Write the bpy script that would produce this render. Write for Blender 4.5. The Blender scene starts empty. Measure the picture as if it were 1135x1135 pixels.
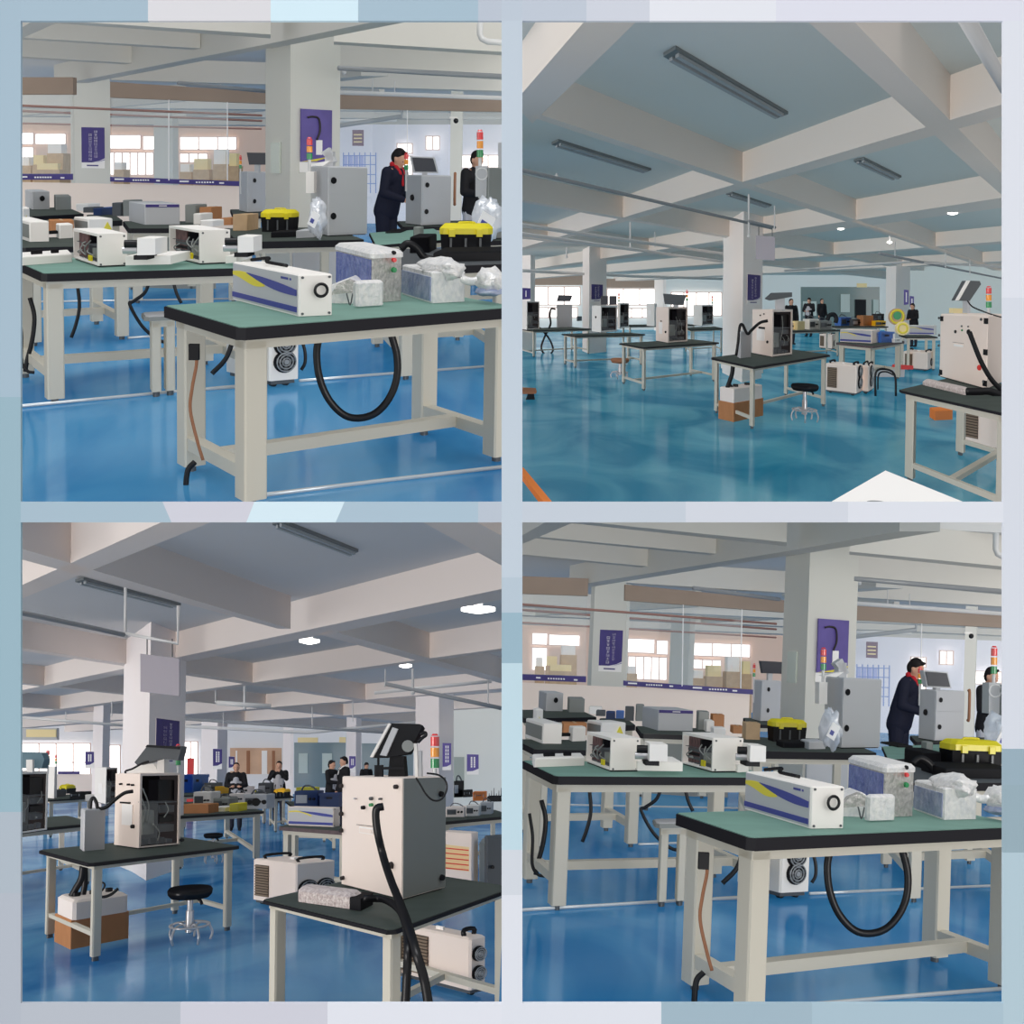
# Four views of one workshop, each a real room seen through an opening of a pale display wall.
import bpy, bmesh, math, random
from mathutils import Vector, Matrix, noise

F = 2400.0          # focal length of the camera in pixels of a 1135 px frame
CX = CY = 567.5
scene = bpy.context.scene
col = scene.collection

# ------------------------------------------------------------------ materials
MATS = {}
def lin(c):
    return tuple(((v/255)/12.92 if v/255 <= .04045 else ((v/255+.055)/1.055)**2.4) for v in c)
def mat(name, rgb, gloss=0.0, rough=.4, emit=0.0, bump=0.0, bscale=20.0, vary=0.0, vscale=4.0, alpha=1.0, metal=False, rgb2=None, coord='Object'):
    """diffuse paint with a fixed share of gloss; optional noise variation and bump"""
    if name in MATS: return MATS[name]
    m = bpy.data.materials.new(name); m.use_nodes = True
    nt = m.node_tree; N = nt.nodes; Lk = nt.links
    N.clear()
    out = N.new('ShaderNodeOutputMaterial')
    c = (*lin(rgb), 1)
    m.diffuse_color = c
    if emit:
        e = N.new('ShaderNodeEmission'); e.inputs[0].default_value = c; e.inputs[1].default_value = emit
        Lk.new(e.outputs[0], out.inputs[0]); MATS[name] = m; return m
    d = N.new('ShaderNodeBsdfDiffuse'); d.inputs[0].default_value = c
    tc = N.new('ShaderNodeTexCoord')
    if vary or rgb2:
        nz = N.new('ShaderNodeTexNoise'); nz.inputs['Scale'].default_value = vscale; nz.inputs['Detail'].default_value = 4
        Lk.new(tc.outputs[coord], nz.inputs['Vector'])
        mx = N.new('ShaderNodeMix'); mx.data_type = 'RGBA'
        r = N.new('ShaderNodeMapRange'); r.inputs[1].default_value = .35; r.inputs[2].default_value = .65
        Lk.new(nz.outputs[0], r.inputs[0]); Lk.new(r.outputs[0], mx.inputs[0])
        c2 = (*lin(rgb2), 1) if rgb2 else tuple(v*(1-vary) for v in c[:3])+(1,)
        mx.inputs[6].default_value = c; mx.inputs[7].default_value = c2
        Lk.new(mx.outputs[2], d.inputs[0])
    g = N.new('ShaderNodeBsdfGlossy'); g.inputs['Roughness'].default_value = rough
    g.inputs[0].default_value = c if metal else (1, 1, 1, 1)
    ms = N.new('ShaderNodeMixShader'); ms.inputs[0].default_value = gloss
    Lk.new(d.outputs[0], ms.inputs[1]); Lk.new(g.outputs[0], ms.inputs[2])
    last = ms
    if bump:
        nb = N.new('ShaderNodeTexNoise'); nb.inputs['Scale'].default_value = bscale; nb.inputs['Detail'].default_value = 3
        Lk.new(tc.outputs[coord], nb.inputs['Vector'])
        b = N.new('ShaderNodeBump'); b.inputs['Strength'].default_value = bump; b.inputs['Distance'].default_value = .02
        Lk.new(nb.outputs[0], b.inputs['Height'])
        Lk.new(b.outputs[0], g.inputs['Normal']); Lk.new(b.outputs[0], d.inputs['Normal'])
    if alpha < 1:
        t = N.new('ShaderNodeBsdfTransparent'); m2 = N.new('ShaderNodeMixShader'); m2.inputs[0].default_value = alpha
        Lk.new(t.outputs[0], m2.inputs[1]); Lk.new(ms.outputs[0], m2.inputs[2]); last = m2
    Lk.new(last.outputs[0], out.inputs[0])
    MATS[name] = m
    return m

def floor_mat(name, c1, c2, gl=.22, rough=.12):
    m = bpy.data.materials.new(name); m.use_nodes = True
    nt = m.node_tree; N = nt.nodes; Lk = nt.links; N.clear()
    out = N.new('ShaderNodeOutputMaterial'); tc = N.new('ShaderNodeTexCoord')
    mp = N.new('ShaderNodeMapping'); mp.inputs['Scale'].default_value = (1, .22, 1)
    Lk.new(tc.outputs['Object'], mp.inputs[0])
    n1 = N.new('ShaderNodeTexNoise'); n1.inputs['Scale'].default_value = .9; n1.inputs['Detail'].default_value = 5; n1.inputs['Distortion'].default_value = .8
    Lk.new(mp.outputs[0], n1.inputs['Vector'])
    r = N.new('ShaderNodeMapRange'); r.inputs[1].default_value = .38; r.inputs[2].default_value = .62
    Lk.new(n1.outputs[0], r.inputs[0])
    mx = N.new('ShaderNodeMix'); mx.data_type = 'RGBA'; mx.inputs[6].default_value = (*lin(c1), 1); mx.inputs[7].default_value = (*lin(c2), 1)
    Lk.new(r.outputs[0], mx.inputs[0])
    d = N.new('ShaderNodeBsdfDiffuse'); Lk.new(mx.outputs[2], d.inputs[0])
    g = N.new('ShaderNodeBsdfGlossy'); g.inputs['Roughness'].default_value = rough; g.inputs[0].default_value = (.9, .96, 1, 1)
    n2 = N.new('ShaderNodeTexNoise'); n2.inputs['Scale'].default_value = 2.2; n2.inputs['Detail'].default_value = 3
    Lk.new(mp.outputs[0], n2.inputs['Vector'])
    b = N.new('ShaderNodeBump'); b.inputs['Strength'].default_value = .12; b.inputs['Distance'].default_value = .02
    Lk.new(n2.outputs[0], b.inputs['Height']); Lk.new(b.outputs[0], g.inputs['Normal'])
    r2 = N.new('ShaderNodeMapRange'); r2.inputs[1].default_value = .35; r2.inputs[2].default_value = .65; r2.inputs[3].default_value = gl*.75; r2.inputs[4].default_value = gl*1.25
    Lk.new(n1.outputs[0], r2.inputs[0])
    ms = N.new('ShaderNodeMixShader'); Lk.new(r2.outputs[0], ms.inputs[0])
    Lk.new(d.outputs[0], ms.inputs[1]); Lk.new(g.outputs[0], ms.inputs[2]); Lk.new(ms.outputs[0], out.inputs[0])
    return m

def M_(key):
    if key in MATS: return MATS[key]
    return {
    'cream':   lambda: mat('cream_steel_paint', (190, 186, 174), .04, .3),
    'cream2':  lambda: mat('cream_steel_paint_shaded', (176, 170, 156), .05, .3),
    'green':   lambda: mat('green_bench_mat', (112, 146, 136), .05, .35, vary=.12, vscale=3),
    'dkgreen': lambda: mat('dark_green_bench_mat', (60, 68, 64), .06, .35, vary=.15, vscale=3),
    'edge':    lambda: mat('black_bench_edge', (22, 21, 27), .025, .4),
    'brownedge': lambda: mat('brown_worn_bench_edge', (92, 78, 80), .05, .4, vary=.3, vscale=9),
    'white':   lambda: mat('white_powder_coat', (225, 222, 218), .05, .35),
    'pink':    lambda: mat('warm_white_powder_coat', (226, 212, 203), .04, .4),
    'grey':    lambda: mat('light_grey_powder_coat', (176, 178, 182), .05, .35),
    'midgrey': lambda: mat('grey_steel', (124, 128, 126), .06, .35),
    'dkgrey':  lambda: mat('dark_grey_steel', (72, 76, 80), .06, .35),
    'black':   lambda: mat('black_plastic', (16, 16, 20), .03, .3),
    'dark':    lambda: mat('dark_interior', (44, 40, 42), .03, .5),
    'rubber':  lambda: mat('black_rubber', (14, 14, 18), .03, .35),
    'yellow':  lambda: mat('yellow_plastic', (214, 200, 28), .06, .3),
    'yellow2': lambda: mat('deep_yellow_plastic', (232, 178, 30), .06, .3),
    'purple':  lambda: mat('purple_print', (62, 52, 118), .04, .4, vary=.15, vscale=5),
    'purple2': lambda: mat('violet_print', (96, 84, 150), .04, .4, vary=.2, vscale=3),
    'blueprint': lambda: mat('blue_print', (58, 66, 140), .06, .35),
    'swoosh':  lambda: mat('yellow_print', (214, 200, 70), .04, .4),
    'chrome':  lambda: mat('polished_chrome', (205, 205, 208), .7, .15, metal=True),
    'chromed': lambda: mat('chrome_floor_pipe', (190, 196, 200), .4, .2, metal=True),
    'card':    lambda: mat('brown_cardboard', (176, 122, 82), .02, .6, vary=.1, vscale=6),
    'card2':   lambda: mat('pale_cardboard', (188, 160, 128), .02, .6, vary=.15, vscale=6),
    'paper':   lambda: mat('white_paper', (230, 228, 226), .02, .6),
    'foam':    lambda: mat('white_plastic_tank', (226, 216, 210), .05, .35),
    'blue':    lambda: mat('blue_plastic', (58, 104, 178), .06, .35),
    'navy':    lambda: mat('navy_plastic', (34, 54, 98), .06, .35),
    'red':     lambda: mat('red_plastic', (196, 50, 48), .06, .35),
    'orange':  lambda: mat('orange_plastic', (214, 120, 52), .05, .4),
    'lred':    lambda: mat('red_signal_lens', (218, 58, 60), .1, .2),
    'lamber':  lambda: mat('amber_signal_lens', (236, 150, 40), .1, .2),
    'lgreen':  lambda: mat('green_signal_lens', (30, 134, 76), .1, .2),
    'screen':  lambda: mat('dark_screen', (44, 46, 54), .07, .12),
    'wrap':    lambda: mat('clear_stretch_film_over_white', (218, 216, 214), .16, .25, bump=.7, bscale=26, rgb2=(198, 199, 202), vscale=30),
    'wrapgrey': lambda: mat('clear_stretch_film_over_grey', (170, 168, 163), .2, .22, bump=.8, bscale=30, rgb2=(146, 144, 140), vscale=34),
    'wrapblue': lambda: mat('clear_stretch_film_over_blue', (66, 82, 150), .2, .2, bump=.9, bscale=22, rgb2=(94, 110, 168), vscale=9),
    'wrapsteel': lambda: mat('clear_stretch_film_over_steel_blue', (118, 132, 166), .2, .2, bump=.9, bscale=22, rgb2=(150, 160, 184), vscale=9),
    'bag':     lambda: mat('clear_plastic_bag', (214, 218, 226), .3, .2, bump=.9, bscale=14, alpha=.75),
    'bubble':  lambda: mat('bubble_wrap', (222, 212, 208), .12, .3, bump=1, bscale=70, rgb2=(176, 158, 156), vscale=40),
    'skin':    lambda: mat('skin', (196, 150, 126), .03, .5),
    'hair':    lambda: mat('black_hair', (20, 16, 18), .015, .6),
    'navycloth': lambda: mat('navy_jacket_cloth', (24, 27, 44), .01, .7, bump=.4, bscale=18),
    'blackcloth': lambda: mat('black_jacket_cloth', (26, 26, 30), .01, .7, bump=.4, bscale=18),
    'greycloth': lambda: mat('pale_grey_cloth', (172, 172, 178), .01, .7, bump=.3, bscale=18),
    'whitecloth': lambda: mat('white_shirt_cloth', (214, 212, 212), .01, .7),
    'redcloth': lambda: mat('red_collar_cloth', (170, 34, 44), .01, .7),
    'darktrouser': lambda: mat('dark_trouser_cloth', (36, 38, 50), .01, .7),
    'grille':  lambda: mat('brown_grille_mesh', (120, 104, 88), .05, .5),
    'grilleb': lambda: mat('dark_grille_back', (62, 54, 48), .02, .6),
    'wood':    lambda: mat('brown_wood', (140, 92, 62), .04, .5),
    'pipe':    lambda: mat('white_painted_pipe', (196, 196, 196), .06, .3),
    'pipegrey': lambda: mat('grey_conduit', (134, 138, 142), .06, .3),
    'pipered': lambda: mat('brown_red_sprinkler_pipe', (150, 112, 102), .05, .4),
    'lampon':  lambda: mat('lit_lamp_diffuser', (255, 252, 244), emit=6),
    'lampoff': lambda: mat('unlit_tube', (150, 156, 160), .1, .3),
    'alu':     lambda: mat('dark_luminaire_housing', (92, 98, 100), .15, .3),
    'label':   lambda: mat('pale_yellow_sticker', (226, 208, 158), .02, .6),
    'labelred': lambda: mat('red_print', (206, 64, 58), .02, .6),
    'eye':     lambda: mat('dark_eye', (20, 16, 16), .1, .2),
    'hangpanel': lambda: mat('grey_hanging_panel', (168, 162, 170), .03, .5),
    }[key]()

# ------------------------------------------------------------------ rooms
class Room:
    """A room with its own level floor. hx,hy,slope: horizon line of the view in frame pixels; h: eye height; s: depth scale of furniture"""
    def __init__(s, view, hx, hy, slope, h, depth, T=None, right=False):
        s.right = right
        s.view = view; s.h = h; s.s = depth; s.T = T or (lambda x, y: (x, y))
        d1 = Vector((hx-600-CX, F, -(hy-600*slope-CY))); d2 = Vector((hx+600-CX, F, -(hy+600*slope-CY)))
        n = d2.cross(d1); n = n if n.z > 0 else -n; n.normalize()
        f = Vector((0, 1, 0)); f = (f - n*f.dot(n)).normalized(); r = f.cross(n)
        s.R = Matrix((r, f, n)).transposed()          # columns right, forward, up
        s.M = s.R.to_4x4() @ Matrix.Translation((0, 0, -h))
    def ray(s, x, y):
        x, y = s.T(x, y)
        return s.R.transposed() @ Vector((x-CX, F, -(y-CY)))
    def g(s, p, z=0.0):
        d = s.ray(*p); k = (z-s.h)/d.z
        return Vector((d.x*k, d.y*k, z))
    def u(s, p, Y):
        d = s.ray(*p); k = Y/d.y
        return Vector((d.x*k, Y, s.h+d.z*k))
    def zat(s, x, y, Y): return s.u((x, y), Y).z
    def metric(s, v): return math.hypot(v.x, v.y*s.s)
K = None
LIT_L = bpy.data.collections.new('lit_from_left'); LIT_R = bpy.data.collections.new('lit_from_right')

# ------------------------------------------------------------------ mesh builder
class MB:
    def __init__(s, f=None):
        s.v = []; s.f = []; s.mi = []; s.sm = []; s.mats = []; s.fn = f or (lambda p: Vector(p)); s.cur = 0
    def m(s, key):
        k = M_(key) if isinstance(key, str) else key
        if k not in s.mats: s.mats.append(k)
        s.cur = s.mats.index(k); return s
    def add(s, vs, fs, smooth=False, raw=False):
        b = len(s.v)
        s.v += [Vector(p) if raw else s.fn(Vector(p)) for p in vs]
        for q in fs:
            s.f.append(tuple(b+i for i in q)); s.mi.append(s.cur); s.sm.append(smooth)
        return s
    def hexa(s, P, raw=False):
        return s.add(P, [(0, 3, 2, 1), (4, 5, 6, 7), (0, 1, 5, 4), (1, 2, 6, 5), (2, 3, 7, 6), (3, 0, 4, 7)], raw=raw)
    def box(s, x0, x1, y0, y1, z0, z1):
        return s.hexa([(x0, y0, z0), (x1, y0, z0), (x1, y1, z0), (x0, y1, z0), (x0, y0, z1), (x1, y0, z1), (x1, y1, z1), (x0, y1, z1)])
    def rbox(s, x0, x1, y0, y1, z0, z1, r=.01):
        """box with chamfered vertical and top edges"""
        r = min(r, (x1-x0)*.45, (y1-y0)*.45, (z1-z0)*.45)
        def ring(i, z): return [(x0+i+r, y0+i, z), (x1-i-r, y0+i, z), (x1-i, y0+i+r, z), (x1-i, y1-i-r, z), (x1-i-r, y1-i, z), (x0+i+r, y1-i, z), (x0+i, y1-i-r, z), (x0+i, y0+i+r, z)]
        P = ring(0, z0)+ring(0, z1-r)+ring(r, z1)
        fs = [tuple(range(7, -1, -1)), tuple(range(16, 24))]
        for k in (0, 8):
            for i in range(8): fs.append((k+i, k+(i+1) % 8, k+8+(i+1) % 8, k+8+i))
        return s.add(P, fs)
    def poly(s, pts, axis, t0, t1):
        """prism: pts in the plane across axis ('x','y','z'), extruded t0..t1"""
        def mk(a, b, t): return {'x': (t, a, b), 'y': (a, t, b), 'z': (a, b, t)}[axis]
        n = len(pts)
        P = [mk(a, b, t0) for a, b in pts]+[mk(a, b, t1) for a, b in pts]
        fs = [tuple(range(n)), tuple(range(2*n-1, n-1, -1))]
        for i in range(n): fs.append((i, n+i, n+(i+1) % n, (i+1) % n))
        return s.add(P, fs)
    def cyl(s, p0, p1, r0, r1=None, n=14, caps=True, smooth=True):
        p0 = Vector(p0); p1 = Vector(p1); r1 = r0 if r1 is None else r1
        d = (p1-p0).normalized(); a = d.orthogonal().normalized(); b = d.cross(a)
        P = []
        for p, r in ((p0, r0), (p1, r1)):
            for i in range(n):
                t = 2*math.pi*i/n; P.append(p+a*math.cos(t)*r+b*math.sin(t)*r)
        s.add(P, [(i, (i+1) % n, n+(i+1) % n, n+i) for i in range(n)], smooth)
        if caps: s.add(P, [tuple(range(n-1, -1, -1)), tuple(range(n, 2*n))])
        return s
    def ball(s, c, r, n=12, m=8, q=None):
        c = Vector(c); r = (r, r, r) if not hasattr(r, '__len__') else r
        P = []; 
        for j in range(1, m):
            ph = math.pi*j/m
            for i in range(n):
                t = 2*math.pi*i/n
                o = Vector((r[0]*math.sin(ph)*math.cos(t), r[1]*math.sin(ph)*math.sin(t), r[2]*math.cos(ph)))
                P.append(c+(q @ o if q else o))
        tp = Vector((0, 0, r[2])); P += [c+(q @ tp if q else tp), c-(q @ tp if q else tp)]
        a = n*(m-1)
        fs = [(j*n+i, (j+1)*n+i, (j+1)*n+(i+1) % n, j*n+(i+1) % n) for j in range(m-2) for i in range(n)]
        fs += [(a, i, (i+1) % n) for i in range(n)]+[(a+1, (m-2)*n+(i+1) % n, (m-2)*n+i) for i in range(n)]
        return s.add(P, fs, True)
    def cap(s, p0, p1, r0, r1=None):
        r1 = r0 if r1 is None else r1
        s.cyl(p0, p1, r0, r1, 12); s.ball(p0, r0*.99); s.ball(p1, r1*.99); return s
    def torus(s, c, R, r, ax='z', n=24, k=8, sx=1.0):
        P = []
        for i in range(n):
            t = 2*math.pi*i/n
            for j in range(k):
                w = 2*math.pi*j/k; q = R+r*math.cos(w)
                a, b, z = q*math.cos(t)*sx, q*math.sin(t), r*math.sin(w)
                o = {'z': (a, b, z), 'y': (a, z, b), 'x': (z, a, b)}[ax]
                P.append((c[0]+o[0], c[1]+o[1], c[2]+o[2]))
        return s.add(P, [(i*k+j, ((i+1) % n)*k+j, ((i+1) % n)*k+(j+1) % k, i*k+(j+1) % k) for i in range(n) for j in range(k)], True)
    def tube(s, pts, r, n=8, sub=5, smooth=True):
        pts = [Vector(p) for p in pts]
        if len(pts) > 2 and sub > 1:
            Q = []; E = [pts[0]*2-pts[1]]+pts+[pts[-1]*2-pts[-2]]
            for i in range(1, len(E)-2):
                a, b, c, d = E[i-1:i+3]
                for k in range(sub):
                    t = k/sub
                    Q.append(.5*((2*b)+(c-a)*t+(2*a-5*b+4*c-d)*t*t+(-a+3*b-3*c+d)*t**3))
            Q.append(pts[-1]); pts = Q
        up = None; P = []
        for i, p in enumerate(pts):
            d = (pts[min(i+1, len(pts)-1)]-pts[max(i-1, 0)])
            d = d.normalized() if d.length > 1e-9 else Vector((0, 0, 1))
            if up is None: up = d.orthogonal().normalized()
            up = (up-d*up.dot(d)).normalized(); w = d.cross(up)
            for j in range(n):
                t = 2*math.pi*j/n; P.append(p+up*math.cos(t)*r+w*math.sin(t)*r)
        m = len(pts)
        fs = [(i*n+j, i*n+(j+1) % n, (i+1)*n+(j+1) % n, (i+1)*n+j) for i in range(m-1) for j in range(n)]
        fs += [tuple(range(n-1, -1, -1)), tuple(range((m-1)*n, m*n))]
        return s.add(P, fs, smooth)
    def lathe(s, c, prof, n=20):
        P = [(c[0]+r*math.cos(2*math.pi*i/n), c[1]+r*math.sin(2*math.pi*i/n), c[2]+z) for r, z in prof for i in range(n)]
        m = len(prof)
        fs = [(j*n+i, j*n+(i+1) % n, (j+1)*n+(i+1) % n, (j+1)*n+i) for j in range(m-1) for i in range(n)]
        s.add(P, fs, True); s.add(P, [tuple(range(n-1, -1, -1)), tuple(range((m-1)*n, m*n))]); return s
    def blob(s, c, r, amp=.25, fr=6, n=20, m=12, seed=0):
        P = []; c = Vector(c)
        for j in range(m+1):
            ph = math.pi*j/m
            for i in range(n):
                t = 2*math.pi*i/n
                o = Vector((math.sin(ph)*math.cos(t), math.sin(ph)*math.sin(t), math.cos(ph)))
                k = 1+amp*noise.noise(o*fr*.4+Vector((seed, 0, 0)))+amp*.5*noise.noise(o*fr+Vector((0, seed, 0)))
                P.append(c+Vector((o.x*r[0], o.y*r[1], o.z*r[2]))*k)
        return s.add(P, [(j*n+i, (j+1)*n+i, (j+1)*n+(i+1) % n, j*n+(i+1) % n) for j in range(m) for i in range(n)], True)
    def build(s, name, parent=None, M=None, bevel=0):
        me = bpy.data.meshes.new(name)
        me.from_pydata([tuple(v) for v in s.v], [], s.f)
        for m in s.mats: me.materials.append(m)
        me.polygons.foreach_set('material_index', s.mi)
        me.polygons.foreach_set('use_smooth', s.sm)
        bm = bmesh.new(); bm.from_mesh(me); bmesh.ops.recalc_face_normals(bm, faces=bm.faces); bm.to_mesh(me); bm.free()
        me.update()
        o = bpy.data.objects.new(name, me); col.objects.link(o); (LIT_R if K is not None and K.right else LIT_L).objects.link(o)
        if parent is not None: o.parent = parent
        elif M is not None: o.matrix_world = M
        if bevel:
            bv = o.modifiers.new('bevel', 'BEVEL'); bv.width = bevel; bv.segments = 2; bv.limit_method = 'ANGLE'
        return o

def tag(o, label=None, cat=None, group=None, kind=None, view=True):
    if label: o['label'] = label+((' in '+K.view+' view') if view and K else '')
    if cat: o['category'] = cat
    if group: o['group'] = group+((', '+K.view+' view') if view and K else '')
    if kind: o['kind'] = kind
    return o
def thing(name, label, cat, O, group=None):
    o = bpy.data.objects.new(name, None); o.empty_display_size = .1; col.objects.link(o)
    o.matrix_world = K.M @ Matrix.Translation(O)
    return tag(o, label, cat, group)
def solo(mb, name, label, cat, O, group=None, kind=None):
    o = mb.build(name, M=K.M @ Matrix.Translation(O)); return tag(o, label, cat, group, kind)
def struct(mb, name, O=(0, 0, 0)):
    o = mb.build(name, M=K.M @ Matrix.Translation(O)); o['kind'] = 'structure'; return o

class Fr:
    """frame of a box standing at height z: N near bottom corner, Rt right one, L left one (pixels of the view), top = row of the top edge at N"""
    def __init__(s, N, Rt, L, z=0.0, top=None, h=.5, pl=None):
        pl = z if pl is None else pl           # plane on which the three pixels are read
        s.N = N; s.Rt = Rt
        s.O = K.g(N, pl)
        s.a = (K.g(Rt, pl)-s.O) if len(Rt) == 2 else Vector((Rt[1], Rt[2]/K.s, 0))
        s.b = (K.g(L, pl)-s.O) if len(L) == 2 else Vector((L[1], L[2]/K.s, 0))
        s.H = (K.zat(N[0], top, s.O.y)-pl) if top is not None else h
        s.O = Vector((s.O.x, s.O.y, z+(.004 if z > .1 else 0)))
        s.La = K.metric(s.a); s.Lb = K.metric(s.b)
        s.Lx = L
    def f(s, p):
        return s.a*(p[0]/s.La)+s.b*(p[1]/s.Lb)+Vector((0, 0, p[2]))
    def mb(s): return MB(s.f)
    def uw(s, x, y):
        k = (x-s.N[0])/(s.Rt[0]-s.N[0]); p = s.O+s.a*k
        return k*s.La, K.zat(x, y, p.y)-s.O.z
    def vw(s, x, y):
        k = (x-s.N[0])/(s.Lx[0]-s.N[0]); p = s.O+s.b*k
        return k*s.Lb, K.zat(x, y, p.y)-s.O.z
    def ppm(s): return F/s.O.y
    def sub(s, u, v, w):
        return s.O+s.f((u, v, w))
def child_fr(base, u, v, w, La, Lb, H):
    """a frame aligned with another one, standing at (u,v,w) of it"""
    n = Fr.__new__(Fr); n.N = n.Rt = n.Lx = None
    n.O = base.sub(u, v, w); n.a = base.a/base.La*La; n.b = base.b/base.Lb*Lb; n.La = La; n.Lb = Lb; n.H = H
    return n
# ------------------------------------------------------------------ builders of the things
def outline(mb, O, pts, Y, dY):
    """a panel whose outline is pts, standing at depth Y and dY thick"""
    n = len(pts); q = [K.u(p, Y)-O for p in pts]; r = [p+Vector((0, dY, 0)) for p in q]
    fs = [tuple(range(n)), tuple(range(2*n-1, n-1, -1))]+[(i, n+i, n+(i+1) % n, (i+1) % n) for i in range(n)]
    return mb.add(q+r, fs, raw=True)
def part_outline(name, parent, O, key, pts, Y, dY=.06):
    mb = MB().m(key); outline(mb, O, pts, Y, dY); return mb.build(name, parent)
def pxr(n): return n

def table(N, Rt, L, z, label, group=None, top='green', edge='edge', th=.06, leg=.09, inset=.05, low=.2, apron=.05, rails=True, legs='abcd', front_rail=False, stretch=True, cat='workbench', name='workbench', paint='cream', ir=None):
    ir = inset if ir is None else ir
    fr = Fr(N, Rt, L, z=0, pl=z); fr.H = z
    t = thing(name, label, cat, fr.O, group)
    La, Lb = fr.La, fr.Lb
    c = .03
    mb = fr.mb().m(edge).poly([(c, 0), (La-c, 0), (La, c), (La, Lb-c), (La-c, Lb), (c, Lb), (0, Lb-c), (0, c)], 'z', z-th, z-.004)
    mb.build('tabletop', t)
    m = .012
    mb = fr.mb().m(top).poly([(c, m), (La-c, m), (La-m, c), (La-m, Lb-c), (La-c, Lb-m), (c, Lb-m), (m, Lb-c), (m, c)], 'z', z-.005, z)
    mb.build('bench_mat', t)
    zt = z-th
    i = inset
    mb = fr.mb().m(paint)
    e = La-ir
    for (a0, a1, b0, b1) in ((i, e, i, i+.03), (i, e, Lb-i-.03, Lb-i), (i, i+.03, i+.03, Lb-i-.03), (e-.03, e, i+.03, Lb-i-.03)):
        mb.box(a0, a1, b0, b1, zt-apron, zt)
    mb.build('top_frame', t)
    pos = {'a': (i, i), 'b': (La-ir-leg, i), 'c': (La-ir-leg, Lb-i-leg), 'd': (i, Lb-i-leg)}
    for k in legs:
        x, y = pos[k]
        q = fr.mb().m(paint).rbox(x, x+leg, y, y+leg, .035, zt-apron*.2, .008).build('leg', t)
        fr.mb().m('dkgrey').cyl((x+leg/2, y+leg/2, 0), (x+leg/2, y+leg/2, .035), .022).build('levelling_foot', q)
    if rails:
        w = leg*.6
        for x in (i, La-ir-leg):
            if (x == i and not ('a' in legs and 'd' in legs)) or (x > i and not ('b' in legs and 'c' in legs)): continue
            fr.mb().m(paint).box(x+.01, x+.01+w, i+leg, Lb-i-leg, low-w*.6, low+w*.4).build('end_rail', t)
        if stretch:
            yc = Lb/2-w/2
            fr.mb().m(paint).box(i+leg*.6, La-ir-leg*.6, yc, yc+w, low-w*.5, low+w*.45).build('stretcher', t)
    if front_rail:
        fr.mb().m(paint).box(i+leg, La-i-leg, i, i+.03, low, low+.04).build('front_rail', t)
    fr.t = t
    return fr

def tower(parent, O, x, y0, y1, w, Y, dY=.3, pole=None):
    """signal tower: three coloured lenses between rows y0,y1 centred on column x, w pixels wide; pole = row of its foot"""
    p = K.u((x, y1), Y)-O; q = K.u((x, y0), Y)-O; r = w/2/F*Y; h = (q-p)
    mb = lambda key: MB().m(key)
    if pole:
        s = K.u((x, pole), Y)-O
        mb('pipe').cyl(s, p, r*.55, r*.55).build('tower_pole', parent)
    for i, (k, nm) in enumerate((('lgreen', 'green_lens'), ('lamber', 'amber_lens'), ('lred', 'red_lens'))):
        a = p+h*(i/3+.02); b = p+h*((i+1)/3-.03)
        mb(k).cyl(a, b, r, r, 16).build(nm, parent)
    MB().m('lred').cyl(q, q+h*.06, r*.9, r*.5, 16).build('tower_cap', parent)

def knob(fr, parent, x, y, r, face='u', name='knob', key='black', t=.02):
    """a round fitting on the right ('u') or left ('v') visible face, at pixel x,y with a radius of r pixels"""
    rr = r/fr.ppm()
    mb = fr.mb().m(key)
    if face == 'u': u, w = fr.uw(x, y); mb.cyl((u, 0, w), (u, -t, w), rr, rr*.9, 18)
    else: u, w = fr.vw(x, y); mb.cyl((0, u, w), (-t, u, w), rr, rr*.9, 18)
    return mb.build(name, parent)
def plate(fr, parent, p0, p1, face='u', key='paper', name='plate', t=.008, skew=0):
    """thin rectangular plate between pixels p0 (upper left) and p1 (lower right) on a face"""
    mb = fr.mb().m(key)
    if face == 'u':
        a, z1 = fr.uw(*p0); b, z0 = fr.uw(*p1); mb.box(min(a, b), max(a, b), -t, 0, min(z0, z1), max(z0, z1))
    else:
        a, z1 = fr.vw(*p0); b, z0 = fr.vw(*p1); mb.box(-t, 0, min(a, b), max(a, b), min(z0, z1), max(z0, z1))
    return mb.build(name, parent)

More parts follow.
